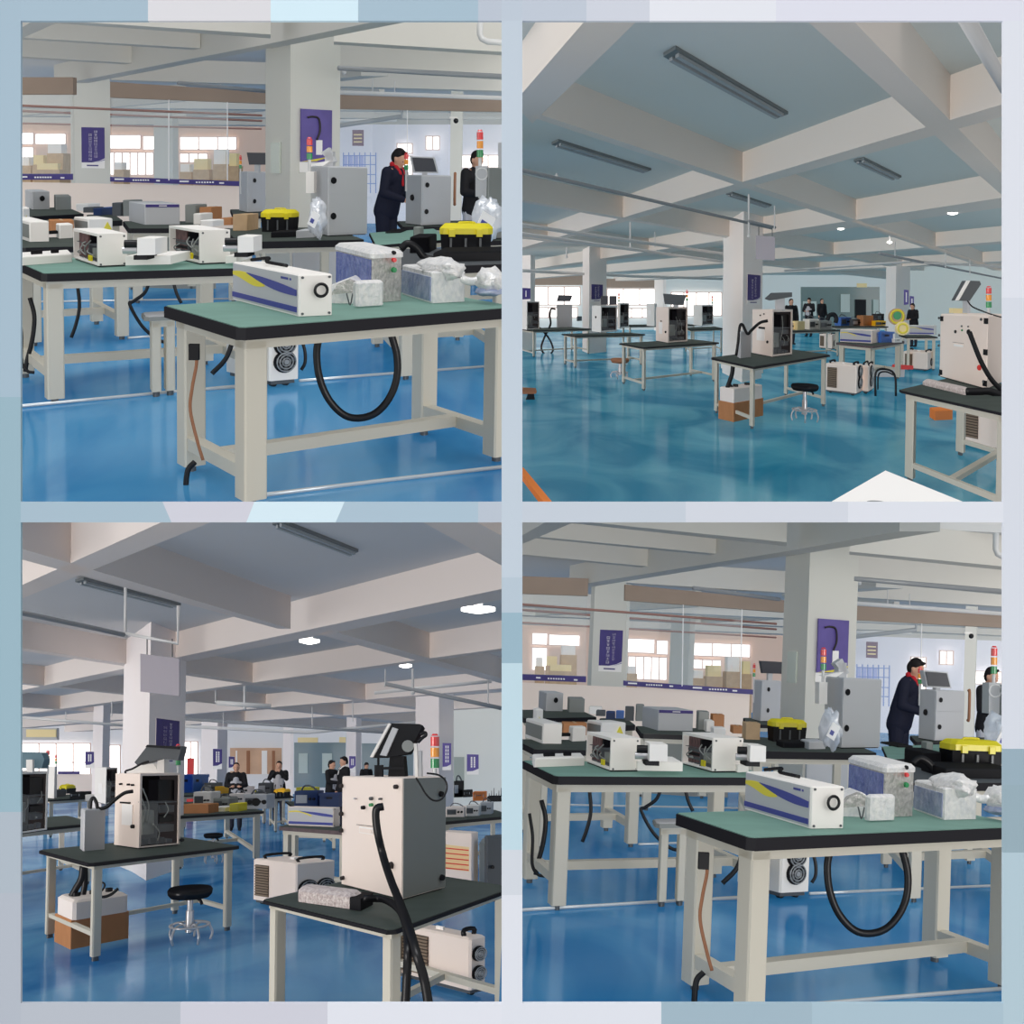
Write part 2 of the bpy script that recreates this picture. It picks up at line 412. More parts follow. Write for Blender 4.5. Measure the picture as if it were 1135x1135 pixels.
def innards(fr, t, face, a0, a1, w0, w1, depth, seed=1, bay='dark'):
    """open bay with electronics behind an opening on a face"""
    rnd = random.Random(seed)
    B = (lambda a, b, d0, d1, z0, z1, m: m.box(a, b, d0, d1, z0, z1)) if face == 'u' else (lambda a, b, d0, d1, z0, z1, m: m.box(d0, d1, a, b, z0, z1))
    W = a1-a0; Hh = w1-w0
    sh = fr.mb().m('dkgrey'); B(a0, a1, .02, depth, w0+Hh*.6, w0+Hh*.615, sh); B(a0+W*.45, a0+W*.47, .02, depth, w0, w0+Hh*.6, sh); sh.build('shelf', t)
    p = fr.mb().m('midgrey'); B(a0+W*.08, a0+W*.38, .03, depth*.6, w0+Hh*.16, w0+Hh*.5, p); p.build('power_unit', t)
    p = fr.mb().m('black'); B(a0+W*.5, a0+W*.95, .04, depth*.7, w0+Hh*.63, w0+Hh*.93, p); p.build('control_computer', t)
    for k in range(3):
        z = w0+Hh*(.18+.14*k)
        p = fr.mb().m(['dkgrey', 'black', 'dkgrey'][k]); B(a0+W*.52, a0+W*.94, .03, depth*.6, z, z+Hh*.1, p); p.build('driver_module', t)  # modules coloured dark for the shade inside the bay
    p = fr.mb().m('dkgrey')
    for k in range(4):
        a = a0+W*(.06+.22*k); B(a, a+W*.16, .02, .12, w0+.01, w0+Hh*rnd.uniform(.06, .12), p)
    p.build('terminal_row', t)
    w = fr.mb().m('midgrey')
    for k in range(5):
        a = a0+W*rnd.uniform(.05, .9); z = w0+Hh*rnd.uniform(.15, .55); b = a+W*rnd.uniform(-.2, .2); z2 = w0+Hh*rnd.uniform(.05, .9)
        P = [(a, .02, z), ((a+b)/2+.02, -.0, (z+z2)/2), (b, .02, z2)]
        if face == 'v': P = [(q[1], q[0], q[2]) for q in P]
        w.tube(P, .005, 5)
    w.build('wiring', t)

def open_machine(N, Rt, L, z, top, label, group=None, open_face='u', keyL='white', keyR='grey', seed=1, name='laser_machine', notch=True):
    """steel cabinet with one open side full of electronics"""
    fr = Fr(N, Rt, L, z=z, top=top); t = thing(name, label, 'machine', fr.O, group)
    La, Lb, H = fr.La, fr.Lb, fr.H; w = .03*max(.6, min(La, .8)/.5)
    mb = fr.mb().m(keyL)
    mb.box(0, La, 0, Lb, .01, w); mb.box(0, La, 0, Lb, H-w, H)
    if open_face == 'u':
        mb.box(0, w*.8, 0, Lb, w, H-w); mb.box(La-w*.8, La, 0, Lb, w, H-w); mb.box(w*.8, La-w*.8, Lb-w, Lb, w, H-w)
        mb.build('cabinet_body', t)
        fr.mb().m('dark').box(w*.8, La-w*.8, Lb*.75, Lb*.78, w, H-w).box(w*.8, w*.8+.006, .02, Lb*.75, w, H-w).box(La-w*.8-.006, La-w*.8, .02, Lb*.75, w, H-w).box(w, La-w, .02, Lb*.75, w, w+.006).box(w, La-w, .02, Lb*.75, H-w-.006, H-w).build('inner_lining', t)  # dark sheets added so the open bay looks shaded inside
        innards(fr, t, 'u', w, La-w, w, H-w, Lb*.7, seed)
    else:
        mb.box(0, La, 0, w*.8, w, H-w); mb.box(0, La, Lb-w*.8, Lb, w, H-w); mb.box(La-w, La, w*.8, Lb-w*.8, w, H-w)
        mb.build('cabinet_body', t)
        fr.mb().m('dark').box(La*.75, La*.78, w, Lb-w, w, H-w).build('back_panel', t)
        innards(fr, t, 'v', w, Lb-w, w, H-w, La*.7, seed)
    fr.mb().m('black').box(.01, La-.01, .01, Lb-.01, 0, .014).build('plinth', t)
    fr.t = t
    return fr
def closed_machine(N, Rt, L, z, top, label, group=None, key='grey', seam=None, face='u', corners=False, name='laser_machine', keyL=None, bevel=.012):
    fr = Fr(N, Rt, L, z=z, top=top); t = thing(name, label, 'machine', fr.O, group)
    La, Lb, H = fr.La, fr.Lb, fr.H
    mb = fr.mb().m(key).rbox(0, La, 0, Lb, .01, H, bevel); mb.build('cabinet_body', t)
    fr.mb().m('black').box(.015, La-.015, .015, Lb-.015, 0, .012).build('plinth', t)
    if seam:
        u, w = fr.uw(fr.N[0], seam)
        fr.mb().m(key).box(.01, La-.01, -.008, 0, w+.004, H-.02).build('upper_door', t)
        fr.mb().m(key).box(.01, La-.01, -.008, 0, .03, w-.004).build('lower_door', t)
    if corners:
        for (a, zz) in ((0, .05), (0, H-.05), (0, H*.5), (1, .05), (1, H-.05)):
            fr.mb().m('black').box(-.006, .012, (Lb-.05)*a, (Lb-.05)*a+.05, zz-.025, zz+.025).build('door_catch', t)
    fr.t = t
    return fr

def chiller(N, Rt, L, z, top, label, group=None, fans='u', grille=True, keyL='pink', feet=True, nf=2, fan_cols=(.5,), gw=(.62, .93)):
    """water chiller: fans on one visible face, a grille on the other, handles on top"""
    fr = Fr(N, Rt, L, z=z, top=top); t = thing('water_chiller', label, 'chiller', fr.O, group)
    La, Lb, H = fr.La, fr.Lb, fr.H
    fr.mb().m(keyL).rbox(0, La, 0, Lb, .05, H, .012).build('chiller_body', t)
    fr.mb().m('dkgrey').box(.02, La-.02, .02, Lb-.02, .02, .055).build('base_tray', t)
    for (a, b) in ((.06, .06), (La-.06, .06), (.06, Lb-.06), (La-.06, Lb-.06)):
        fr.mb().m('black').cyl((a, b-.015, .022), (a, b+.015, .022), .022).build('castor', t)
    P = (lambda a, w, d: (a, d, w)) if fans == 'u' else (lambda a, w, d: (d, a, w))
    W, G = (La, Lb) if fans == 'u' else (Lb, La)
    r = min(H*.21, W*.4)
    for cfrac in fan_cols:
      for k in range(nf):
        w = .09+H*.03+r+k*(H-.12)/nf*.95; c = W*cfrac
        q = fr.mb().m('black').cyl(P(c, w, 0), P(c, w, -.008), r, r, 22).build('fan_ring', t)
        bl = fr.mb().m('dkgrey')
        for j in range(7):
            an = j*2*math.pi/7; a2 = an+.5
            bl.add([P(c+.2*r*math.cos(an), w+.2*r*math.sin(an), -.012), P(c+.88*r*math.cos(an), w+.88*r*math.sin(an), -.01), P(c+.88*r*math.cos(a2), w+.88*r*math.sin(a2), -.014), P(c+.2*r*math.cos(a2), w+.2*r*math.sin(a2), -.013)], [(0, 1, 2, 3)])
        bl.build('fan_blades', q)
        gd = fr.mb().m('pipegrey')
        for rr in (.35, .6, .85):
            gd.torus(P(c, w, -.022), r*rr, .004, 'y' if fans == 'u' else 'x', 20, 4)
        gd.cyl(P(c, w, -.014), P(c, w, -.026), r*.22, r*.22, 12); gd.build('fan_guard', q)
    if grille:
        PG = (lambda a, w, d: (a, d, w)) if fans == 'v' else (lambda a, w, d: (d, a, w))
        g0, g1, z0, z1 = G*gw[0], G*gw[1], H*.2, H*.88
        if fans == 'u': q = fr.mb().m('grilleb').box(-.006, 0, g0, g1, z0, z1).build('side_grille', t)
        else: q = fr.mb().m('grilleb').box(g0, g1, -.006, 0, z0, z1).build('side_grille', t)
        sl = fr.mb().m('grille'); n = 12
        for k in range(n):
            zz = z0+(z1-z0)*(k+.2)/n; ze = zz+(z1-z0)*.55/n
            if fans == 'u': sl.box(-.014, -.006, g0, g1, zz, ze)
            else: sl.box(g0, g1, -.014, -.006, zz, ze)
        sl.build('grille_slats', q)
    for cx in (.12, .88):
        for (sx) in ((0,) if La < .5 else (0,)):
            hb = fr.mb().m('black')
            a = La*.5; b0 = Lb*cx-.06; b1 = Lb*cx+.06
            if fans == 'u': pts = [(La*.2, Lb*cx, H-.005), (La*.2, Lb*cx, H+.035), (La*.8, Lb*cx, H+.035), (La*.8, Lb*cx, H-.005)]
            else: pts = [(La*cx, Lb*.2, H-.005), (La*cx, Lb*.2, H+.035), (La*cx, Lb*.8, H+.035), (La*cx, Lb*.8, H-.005)]
            hb.tube(pts, .014, 8, 3); hb.build('carry_handle', t)
    fr.mb().m('paper').box(La*.45, La*.55, Lb*.45, Lb*.55, H, H+.02).build('filler_cap', t)
    fr.t = t
    return fr

def striped_unit(N, Rt, L, z, top, label, group=None, stripe='v', key='white', logo=True):
    """laser control unit: long box, violet and yellow swoosh plus violet band on its long face"""
    fr = Fr(N, Rt, L, z=z, top=top); t = thing('laser_source_unit', label, 'laser source', fr.O, group)
    La, Lb, H = fr.La, fr.Lb, fr.H
    fr.mb().m(key).rbox(0, La, 0, Lb, 0, H, .006).build('casing', t)
    W = Lb if stripe == 'v' else La
    def pl(pts, t0, t1, k, nm):
        mb = fr.mb().m(k)
        if stripe == 'v': mb.poly([(W-x, w) for x, w in pts], 'x', t1, t0)
        else: mb.poly(pts, 'y', t1, t0)
        return mb.build(nm, t)
    pl([(W*.015, H*.04), (W*.985, H*.04), (W*.985, H*.97), (W*.015, H*.97)], 0, -.003, 'grey' if stripe == 'v' else key, 'front_panel')
    pl([(W*.01, H*.09), (W*.98, H*.09), (W*.98, H*.22), (W*.01, H*.22)], -.003, -.006, 'blueprint', 'lower_band')
    up = [(i/12, .72+.08*math.sin(i/12*math.pi*1.1)-.17*(i/12)**1.4) for i in range(13)]
    lo = [(i/12, .70-.07*math.sin(i/12*math.pi)+.03*math.sin(i/6*math.pi)-.14*(i/12)) for i in range(13)]
    band = [(W*(.02+.5*a), H*(b+.05)) for a, b in up]+[(W*(.02+.5*a), H*(b-.02)) for a, b in reversed(lo)]
    if not logo: band = [(W*(.02+.5*a), H*(b+.05)) for a, b in up]+[(W*(.02+.5*a), H*(b-.02)) for a, b in reversed(up)]
    pl(band, -.003, -.006, 'swoosh', 'yellow_swoosh')
    b2 = []
    for i in range(13):
        a = i/12; b2.append((W*(.25+.73*a), H*(.8+.06*math.sin(a*2.2)-.22*a)))
    b3 = []
    for i in range(13):
        a = i/12; b3.append((W*(.25+.73*a), H*(.79-.24*a-(.13 if logo else .07)*math.sin(a*2.6))))
    pl(b2+b3[::-1], -.005, -.008, 'blueprint', 'violet_swoosh')
    if logo:
        for i in range(5): 
            pl([(W*(.76+.03*i), H*.83), (W*(.78+.03*i), H*.83), (W*(.78+.03*i), H*.88), (W*(.76+.03*i), H*.88)], -.003, -.005, 'blueprint', 'maker_mark') if i in (0, 4) else None
        pl([(W*.76, H*.83), (W*.86, H*.83), (W*.86, H*.885), (W*.76, H*.885)], -.003, -.005, 'blueprint', 'maker_mark')
    for (a, w) in ((.1, .06), (.9, .06), (.1, .93), (.9, .93)):
        if stripe == 'v': fr.mb().m('dkgrey').cyl((La*a, 0, H*w), (La*a, -.004, H*w), .006).build('corner_screw', t)
    fr.t = t
    return fr

def plain_box(N, Rt, L, z, top, label, cat, name, key, group=None, lid=None, bevel=.008, kind=None, extra=None):
    fr = Fr(N, Rt, L, z=z, top=top)
    La, Lb, H = fr.La, fr.Lb, fr.H
    if name.endswith('carton') or name == 'cardboard_box':
        t = thing(name, label, cat, fr.O, group)
        fr.mb().m(key).rbox(0, La, 0, Lb, 0, H, .004).build('carton_body', t)
        fr.mb().m('card2').box(La*.44, La*.56, -.002, Lb+.002, H, H+.002).build('packing_tape', t)
    else:
        t = thing(name, label, cat, fr.O, group)
        fr.mb().m(key).rbox(0, La, 0, Lb, 0, H, bevel).build('housing', t)
        if lid: fr.mb().m(lid).rbox(-.004, La+.004, -.004, Lb+.004, H*.86, H+.004, bevel).build('lid', t)
    fr.t = t
    return fr

def toolbox(x0, x1, y0, ym, y1, z, label, lidk='yellow', dr=.24, dx=0.0):
    """plastic toolbox seen square on: px x0..x1, lid rows y0..ym, base row y1"""
    fr = Fr((x0, y1), (x1, y1), ('d', dx, dr), z=z, top=y0)
    t = thing('toolbox', label, 'toolbox', fr.O, None)
    La, Lb, H = fr.La, fr.Lb, fr.H; wm = fr.H-(ym-y0)/fr.ppm()
    i = .03*La
    P = [(i*1.5, .02, 0), (La-i*1.5, .02, 0), (La-i*1.5, Lb-.02, 0), (i*1.5, Lb-.02, 0), (i*.7, .008, wm), (La-i*.7, .008, wm), (La-i*.7, Lb-.008, wm), (i*.7, Lb-.008, wm)]
    fr.mb().m('black').hexa(P).build('tub', t)
    rb = fr.mb().m('dkgrey')
    for k in range(3): rb.box(La*(.2+.28*k), La*(.24+.28*k), .002, .016, .02, wm*.8)
    rb.build('ribs', t)
    fr.mb().m(lidk).rbox(0, La, 0, Lb, wm, H, (H-wm)*.42).build('lid', t)
    ld = fr.mb().m(lidk)
    for k in (.18, .7): ld.rbox(La*k, La*(k+.12), -.012, .01, wm-.02, wm+(H-wm)*.5, .004)
    ld.build('latches', t)
    fr.mb().m(lidk).tube([(La*.35, Lb*.5, H-.005), (La*.37, Lb*.5, H+.012), (La*.63, Lb*.5, H+.012), (La*.65, Lb*.5, H-.005)], .008, 8, 3).build('carry_handle', t)
    return t

def cable(pts, Y, r, label, name='cable', key='rubber', group=None, cat='cable', O=None, parent=None, dY=None):
    P = [K.u(p[:2], (Y+(p[2] if len(p) > 2 else 0))) for p in pts]
    O = O or P[0]
    mb = MB().m(key).tube([p-O for p in P], r, 8, 6)
    if parent is not None: return mb.build(name, parent)
    return solo(mb, name, label, cat, O, group)

def stool(x, yseat, wpx, yfloor, label, group=None, key='black', ring=None):
    """swivel stool on floor point (x,yfloor): round padded seat, chrome post, foot ring on five curved feet"""
    O = K.g((x, yfloor)); r = wpx/2/F*O.y; hs = K.zat(x, yseat, O.y)
    k = .75/K.s
    f = lambda p: Vector((p[0], p[1]*k, p[2]))
    t = thing('swivel_stool', label, 'stool', O, group)
    MB(f).m(key).lathe((0, 0, hs), [(r*.2, -r*.42), (r*.84, -r*.4), (r*.97, -r*.25), (r, -.06*r), (r*.92, .06*r), (r*.2, .0*r), (0.001, .0*r)], 26).build('seat', t)
    MB(f).m('black').lathe((0, 0, hs-r*.5), [(r*.2, 0), (r*.45, .04), (r*.45, r*.24)], 14).build('seat_plate', t)
    MB(f).m('black').tube([(r*.1, 0, hs-r*.35), (r*.5, -.02, hs-r*.5), (r*.62, -.02, hs-r*.72)], .012, 6).build('height_lever', t)
    MB(f).m('chrome').cyl((0, 0, hs*.3), (0, 0, hs-r*.4), r*.13, r*.13).cyl((0, 0, hs*.22), (0, 0, hs*.6), r*.2, r*.18).build('gas_post', t)
    MB(f).m('chrome').torus((0, 0, hs*.34), r*.86, r*.06, 'z', 30, 8).build('foot_ring', t)
    for i in range(5):
        a = 2*math.pi*i/5+.5; c, s_ = math.cos(a), math.sin(a)
        MB(f).m('chrome').tube([(0, 0, hs*.2), (c*r*.4, s_*r*.4, hs*.36), (c*r*.8, s_*r*.8, hs*.34), (c*r*1.0, s_*r*1.0, hs*.18), (c*r*.92, s_*r*.92, .02)], r*.06, 7).build('leg', t)
    return t

def poster(fr, label, p0, p1, face='u', key='purple', name='poster', cat='poster', kind='text', t=.02):
    """flat board on a face of a column between pixels p0 and p1"""
    a, z1 = (fr.uw if face == 'u' else fr.vw)(*p0); b, z0 = (fr.uw if face == 'u' else fr.vw)(*p1)
    a, b = min(a, b), max(a, b)
    th = thing(name, label, cat, fr.O, None)
    W = b-a; Hh = z1-z0
    def P(pts, k, nm, d0, d1):
        d0 += .004; d1 += .004
        mb = fr.mb().m(k)
        mb.poly([(a+W*x, z0+Hh*w) for x, w in pts], 'y' if face == 'u' else 'x', -d1, -d0) if face == 'u' else mb.poly([(b-W*x, z0+Hh*w) for x, w in pts], 'x', -d1, -d0)
        return mb.build(nm, th)
    R = lambda x0, x1, w0, w1: [(x0, w0), (x1, w0), (x1, w1), (x0, w1)]
    if kind == 'text':
        P(R(0, 1, -.16, 1), 'paper', 'backing_board', 0, t*.5)
        P([(0, 0), (.45, .005), (.75, .05), (1, .13), (1, 1), (0, 1)], key, 'printed_panel', t*.5, t)
        P([(.6, 0), (1, .08), (1, .1), (.72, .03)], 'blueprint', 'swoosh', t*.5, t)
        P(R(.22, .72, -.1, -.065), 'purple', 'bottom_line', t*.5, t)
        rnd = random.Random(int(a*999) % 97+7)
        for c, (w0, w1, n) in enumerate(((.06, .84, 8), (.14, .93, 9))):
            mb = fr.mb().m('paper'); x = .31+c*.24
            for i in range(n):
                hh = (w1-w0)/n; wb = w0+hh*i
                for (sx0, sx1, sz0, sz1) in ((0, 1, .75, .87), (.05, .95, .42, .52), (.1, .9, .08, .18), (.42, .58, .08, .87)) if rnd.random() < .5 else ((0, .12, .1, .85), (.85, 1, .1, .85), (0, 1, .7, .82), (.2, .8, .35, .45), (0, 1, .08, .2)):
                    q0, q1, v0, v1 = x+.13*sx0, x+.13*sx1, wb+hh*sz0*.9, wb+hh*sz1*.9
                    pts = [(a+W*q0, z0+Hh*v0), (a+W*q1, z0+Hh*v0), (a+W*q1, z0+Hh*v1), (a+W*q0, z0+Hh*v1)]
                    if face == 'u': mb.poly(pts, 'y', -t-.004, -t)
                    else: mb.poly([(b-W*(pp[0]-a)/W, pp[1]) for pp in pts], 'x', -t-.004, -t)
            mb.build('lettering', th)
    else:
        P(R(0, 1, 0, 1), key, 'printed_panel', 0, t)
    return th, (a, b, z0, z1)

def remesh(o, v):
    m = o.modifiers.new('skin', 'REMESH'); m.mode = 'VOXEL'; m.voxel_size = v; m.use_smooth_shade = True
    s = o.modifiers.new('smooth', 'SMOOTH'); s.factor = .5; s.iterations = 3
    return o
def person(x, ytop, Y, label, yaw=0, bend=0, head=0, arms='down', jacket='navycloth', trouser='darktrouser', collar=None, panel=None, group=None, vox=.014, xshift=0):
    """standing person: top of the head at pixel row ytop when upright; yaw 0 faces the camera, positive turns to the view's right"""
    p = K.u((x, ytop), Y); O = Vector((p.x, Y, 0))
    drop = (1-math.cos(bend))*.55
    Hh = min(1.86, max(1.5, p.z+drop)); k = Hh/1.74
    c, s_ = math.cos(yaw), math.sin(yaw)
    def f(q):   # local: x = person's left/right, y = forward, z up
        q = Vector(q)*k
        fx, fy = q.x, q.y
        return Vector((fx*c+fy*s_, fx*s_*1.0-fy*c, q.z))
    def B(q):   # bend the upper body forward about the hips
        q = Vector(q); z = q.z-.95
        if z <= 0: return q
        return Vector((q.x, q.y*math.cos(bend)+z*math.sin(bend), .95+z*math.cos(bend)-q.y*math.sin(bend)))
    t = thing('person', label, 'person', O, group)
    mb = lambda key: MB(f).m(key)
    hp = B((0, .01, 1.60))
    def Hd(q):
        q = Vector(q); a = head; y, z = q.y, q.z
        return hp+Vector((q.x, y*math.cos(a)+z*math.sin(a), z*math.cos(a)-y*math.sin(a)))
    sh = [B((sx*.185, 0, 1.42)) for sx in (-1, 1)]
    if arms == 'down': el = [B((sx*.25, .0, 1.14)) for sx in (-1, 1)]; wr = [B((sx*.25, .09, .9)) for sx in (-1, 1)]
    elif arms == 'work': el = [B((sx*.25, .06, 1.16)) for sx in (-1, 1)]; wr = [B((sx*.1, .3, 1.14)) for sx in (-1, 1)]
    elif arms == 'face': el = [B((sx*.24, .2, 1.25)) for sx in (-1, 1)]; wr = [B((sx*.06, .24, 1.45)) for sx in (-1, 1)]
    elif arms == 'fold': el = [B((sx*.25, .08, 1.16)) for sx in (-1, 1)]; wr = [B((-sx*.04, .22, 1.13)) for sx in (-1, 1)]
    bd = mb('skin')
    bd.ball(Hd((0, 0, .02)), (.078, .095, .118), 16, 12)
    bd.ball(Hd((0, .03, -.06)), (.055, .06, .055)); bd.ball(Hd((0, .1, -.012)), (.014, .024, .022)); bd.ball(Hd((0, .088, -.055)), (.026, .012, .009))
    for sx in (-1, 1): bd.ball(Hd((sx*.08, -.005, 0)), (.012, .02, .03))
    bd.cap(Hd((0, -.02, -.07)), B((0, -.01, 1.46)), .052, .058)
    bd.cap(B((0, 0, 1.4)), B((0, 0, 1.0)), .12, .12); bd.cap(sh[0], sh[1], .06); bd.cap((-.07, 0, .95), (.07, 0, .95), .11)
    for i, sx in enumerate((-1, 1)):
        bd.cap(sh[i], el[i], .05, .04); bd.cap(el[i], wr[i], .04, .028)
        d = (wr[i]-el[i]).normalized(); side = d.cross(Vector((sx, 0, 0))).normalized() if abs(d.x) < .9 else Vector((0, 0, 1)); w = d.cross(side)
        pc = wr[i]+d*.05; bd.cap(wr[i], pc, .028, .034)
        for j in range(4):
            o = w*(j-1.5)*.02; ln = (.06, .075, .07, .055)[j]
            a = pc+o+d*.02; b = a+d*ln*.55; e = b+(d*.7+side*.5).normalized()*ln*.5
            bd.cap(a, b, .0095, .009); bd.cap(b, e, .009, .0075)
        bd.cap(wr[i]+w*.02*-sx+d*.02, wr[i]+w*.05*-sx+d*.055, .012, .010)
        bd.cap((sx*.09, 0, .92), (sx*.1, .01, .5), .085, .055); bd.cap((sx*.1, .01, .5), (sx*.1, -.01, .09), .052, .036); bd.cap((sx*.1, -.01, .05), (sx*.11, .13, .035), .036, .03)
    remesh(bd.build('body', t), vox)
    j = mb(jacket)
    j.cap(B((0, .0, 1.38)), B((0, .0, 1.05)), .145, .15); j.cap(B((-.09, 0, 1.36)), B((.09, 0, 1.36)), .12); j.cap(B((-.05, .01, 1.1)), (-.06, 0, .9), .135, .14); j.cap(B((.05, .01, 1.1)), (.06, 0, .9), .135, .14)
    j.cap(B((0, -.015, 1.47)), B((0, -.005, 1.42)), .072, .1)
    for i in (0, 1): j.cap(sh[i], el[i], .078, .062); j.cap(el[i], wr[i]-(wr[i]-el[i])*.08, .062, .047)
    remesh(j.build('jacket', t), vox*1.2)
    if collar:
        cl = mb(collar); cp = B((0, 0, 1.5)); 
        cl.cap(B((-.05, .03, 1.5)), B((-.04, .1, 1.44)), .03, .03); cl.cap(B((.05, .03, 1.5)), B((.04, .1, 1.44)), .03, .03); cl.cap(B((-.06, -.04, 1.52)), B((.06, -.04, 1.52)), .035); cl.cap(B((0, .12, 1.42)), B((0, .165, 1.3)), .018)
        remesh(cl.build('collar', t), vox)
    if panel:
        pn = mb(panel); pn.cap(B((0, .06, 1.32)), B((0, .06, 1.0)), .1, .1); pn.cap(B((-.07, .05, 1.2)), B((-.07, .05, .97)), .09, .09); pn.cap(B((.07, .05, 1.2)), B((.07, .05, .97)), .09, .09)
        remesh(pn.build('jacket_front', t), vox)
    tr = mb(trouser)
    tr.cap((-.06, 0, .93), (.06, 0, .93), .125)
    for sx in (-1, 1): tr.cap((sx*.09, 0, .9), (sx*.1, .01, .5), .105, .078); tr.cap((sx*.1, .01, .5), (sx*.1, -.01, .1), .078, .06)
    remesh(tr.build('trousers', t), vox*1.2)
    so = mb('black')
    for sx in (-1, 1): so.cap((sx*.1, -.03, .045), (sx*.11, .14, .04), .045, .038)
    remesh(so.build('shoes', t), vox)
    hr = mb('hair')
    q = lambda o: o
    hr.ball(Hd((0, -.024, .055)), (.086, .092, .09), 16, 12); hr.ball(Hd((0, -.05, .0)), (.08, .065, .09), 16, 12); hr.ball(Hd((0, .045, .115)), (.055, .035, .02))
    remesh(hr.build('hair', t), vox)
    for sx in (-1, 1): mb('eye').ball(Hd((sx*.032, .088, .012)), (.011, .007, .006), 8, 6).build('eye', t)
    return t

def fixture(p0, p1, z, label, group=None, w=.16, on=False):
    """twin tube luminaire under the slab from pixel p0 to p1"""
    a = K.g(p0, z); b = K.g(p1, z); O = (a+b)/2; d = (b-a)/2; sd = Vector((1.0, 0, 0)) if abs(d.x) < abs(d.y) else Vector((0, 1/K.s, 0))
    n = (Vector((d.y*K.s, -d.x, 0))); n = Vector((n.x, n.y/K.s, 0)); n = n/math.hypot(n.x, n.y*K.s)*w/2
    t = thing('ceiling_luminaire', label, 'ceiling light', O, group)
    def bar(mbk, c, hw, z0, z1, nm, e=1.0):
        P = []
        for zz in (z0, z1):
            for (i, jj) in ((-1, -1), (1, -1), (1, 1), (-1, 1)): P.append(d*i*e+c+n*hw*jj+Vector((0, 0, zz)))
        MB().m(mbk).add([tuple(v) for v in P], [(0, 3, 2, 1), (4, 5, 6, 7), (0, 1, 5, 4), (1, 2, 6, 5), (2, 3, 7, 6), (3, 0, 4, 7)]).build(nm, t)
    bar('alu', Vector((0, 0, 0)), 1, -.03, -.003, 'housing')
    for k in (-.5, .5):
        bar('lampon' if on else 'lampoff', n*k, .26, -.055, -.03, 'tube', .94)
    return t
# ------------------------------------------------------------------ shells
def slab(name, key, z0, z1, xl, xr, Y0, Y1, row):
    P = []
    for z in (z0, z1):
        for (x, Y) in ((xl, Y0), (xr, Y0), (xr, Y1), (xl, Y1)): P.append(Vector((K.u((x, row), Y).x, Y, z)))
    O = Vector((0, Y0, z0)); mb = MB().m(key); mb.hexa([p-O for p in P], raw=True)
    return struct(mb, name, O)
def wallpiece(name, key, xl, xr, y0, y1, Y, dY=.15, z0=None, z1=None):
    """upright wall piece at depth Y between two columns of the view; rows y0 (top), y1 (bottom) unless heights are given"""
    P = []
    for q in (0, dY):
        for (x, y, z) in ((xl, y1, z0), (xr, y1, z0), (xr, y0, z1), (xl, y0, z1)):
            p = K.u((x, y), Y); P.append(Vector((p.x, Y+q, p.z if z is None else z)))
    O = P[0].copy(); mb = MB().m(key)
    mb.add([p-O for p in P], [(0, 1, 2, 3), (7, 6, 5, 4), (0, 4, 5, 1), (1, 5, 6, 2), (2, 6, 7, 3), (3, 7, 4, 0)], raw=True)
    return struct(mb, name, O)
def beam(key, n1, n2, f1, f2, z0, z1, name='ceiling_beam'):
    """beam whose underside has the near edge n1-n2 and far edge f1-f2 in the view"""
    P = [K.g(p, z0) for p in (n1, n2, f2, f1)]; O = P[0].copy()
    Q = [p-O for p in P]; T = [p+Vector((0, 0, z1-z0)) for p in Q]
    mb = MB().m(key); mb.hexa(Q+T, raw=True)
    return struct(mb, name, O)
def column(N, Rt, L, z1, key='colpaint', name='column', z0=0.0, pl=0.0):
    fr = Fr(N, Rt, L, z=0, pl=pl); fr.H = z1
    mb = fr.mb().m(key).box(0, fr.La, 0, fr.Lb, z0, z1)
    struct(mb, name, fr.O); return fr
def pipe(pts, z, r, label, key='pipe', name='ceiling_pipe', group=None, Y=None):
    P = [K.g(p[:2], z) if Y is None else K.u(p[:2], Y) for p in pts]; O = P[0].copy()
    return solo(MB().m(key).tube([p-O for p in P], r, 8, 1), name, label, 'pipe', O, group)
def hanger(x, y0, y1, Y, r, label='thin hanger rod holding the ceiling pipe', key='pipe', group='pipe hanger rods'):
    a = K.u((x, y0), Y); b = K.u((x, y1), Y)
    r *= .5; mb = MB().m(key).cyl((0, 0, 0), a-b, r, r, 8).ball((0, 0, 0), r*1.6, 8, 6)
    return solo(mb, 'pipe_hanger', label, 'hanger', b, group)

def window_unit(n, xl, xr, y0, y1, Y, cols=2, rows=1, key='sky', fkey='winframe', fw=1.2):
    """bright window: frame and glass at depth Y"""
    O = K.u((xl, y1), Y)
    mb = MB().m(key); outline(mb, O, [(xl, y1), (xr, y1), (xr, y0), (xl, y0)], Y, .03); g = mb.build('window_%d' % n, M=K.M @ Matrix.Translation(O)); g['kind'] = 'structure'
    mb = MB().m(fkey); h = fw/2
    for i in range(cols+1):
        x = xl+(xr-xl)*i/cols; outline(mb, O, [(x-h, y1+h), (x+h, y1+h), (x+h, y0-h), (x-h, y0-h)], Y-.06, .09)
    for i in range(rows+1):
        y = y0+(y1-y0)*i/rows; outline(mb, O, [(xl-h, y+h), (xr+h, y+h), (xr+h, y-h), (xl-h, y-h)], Y-.07, .1)
    f = mb.build('window_frame', g)

def glass_mat():
    if 'glasspane' in MATS: return MATS['glasspane']
    return mat('glasspane', (214, 226, 226), .5, .02, alpha=.1)

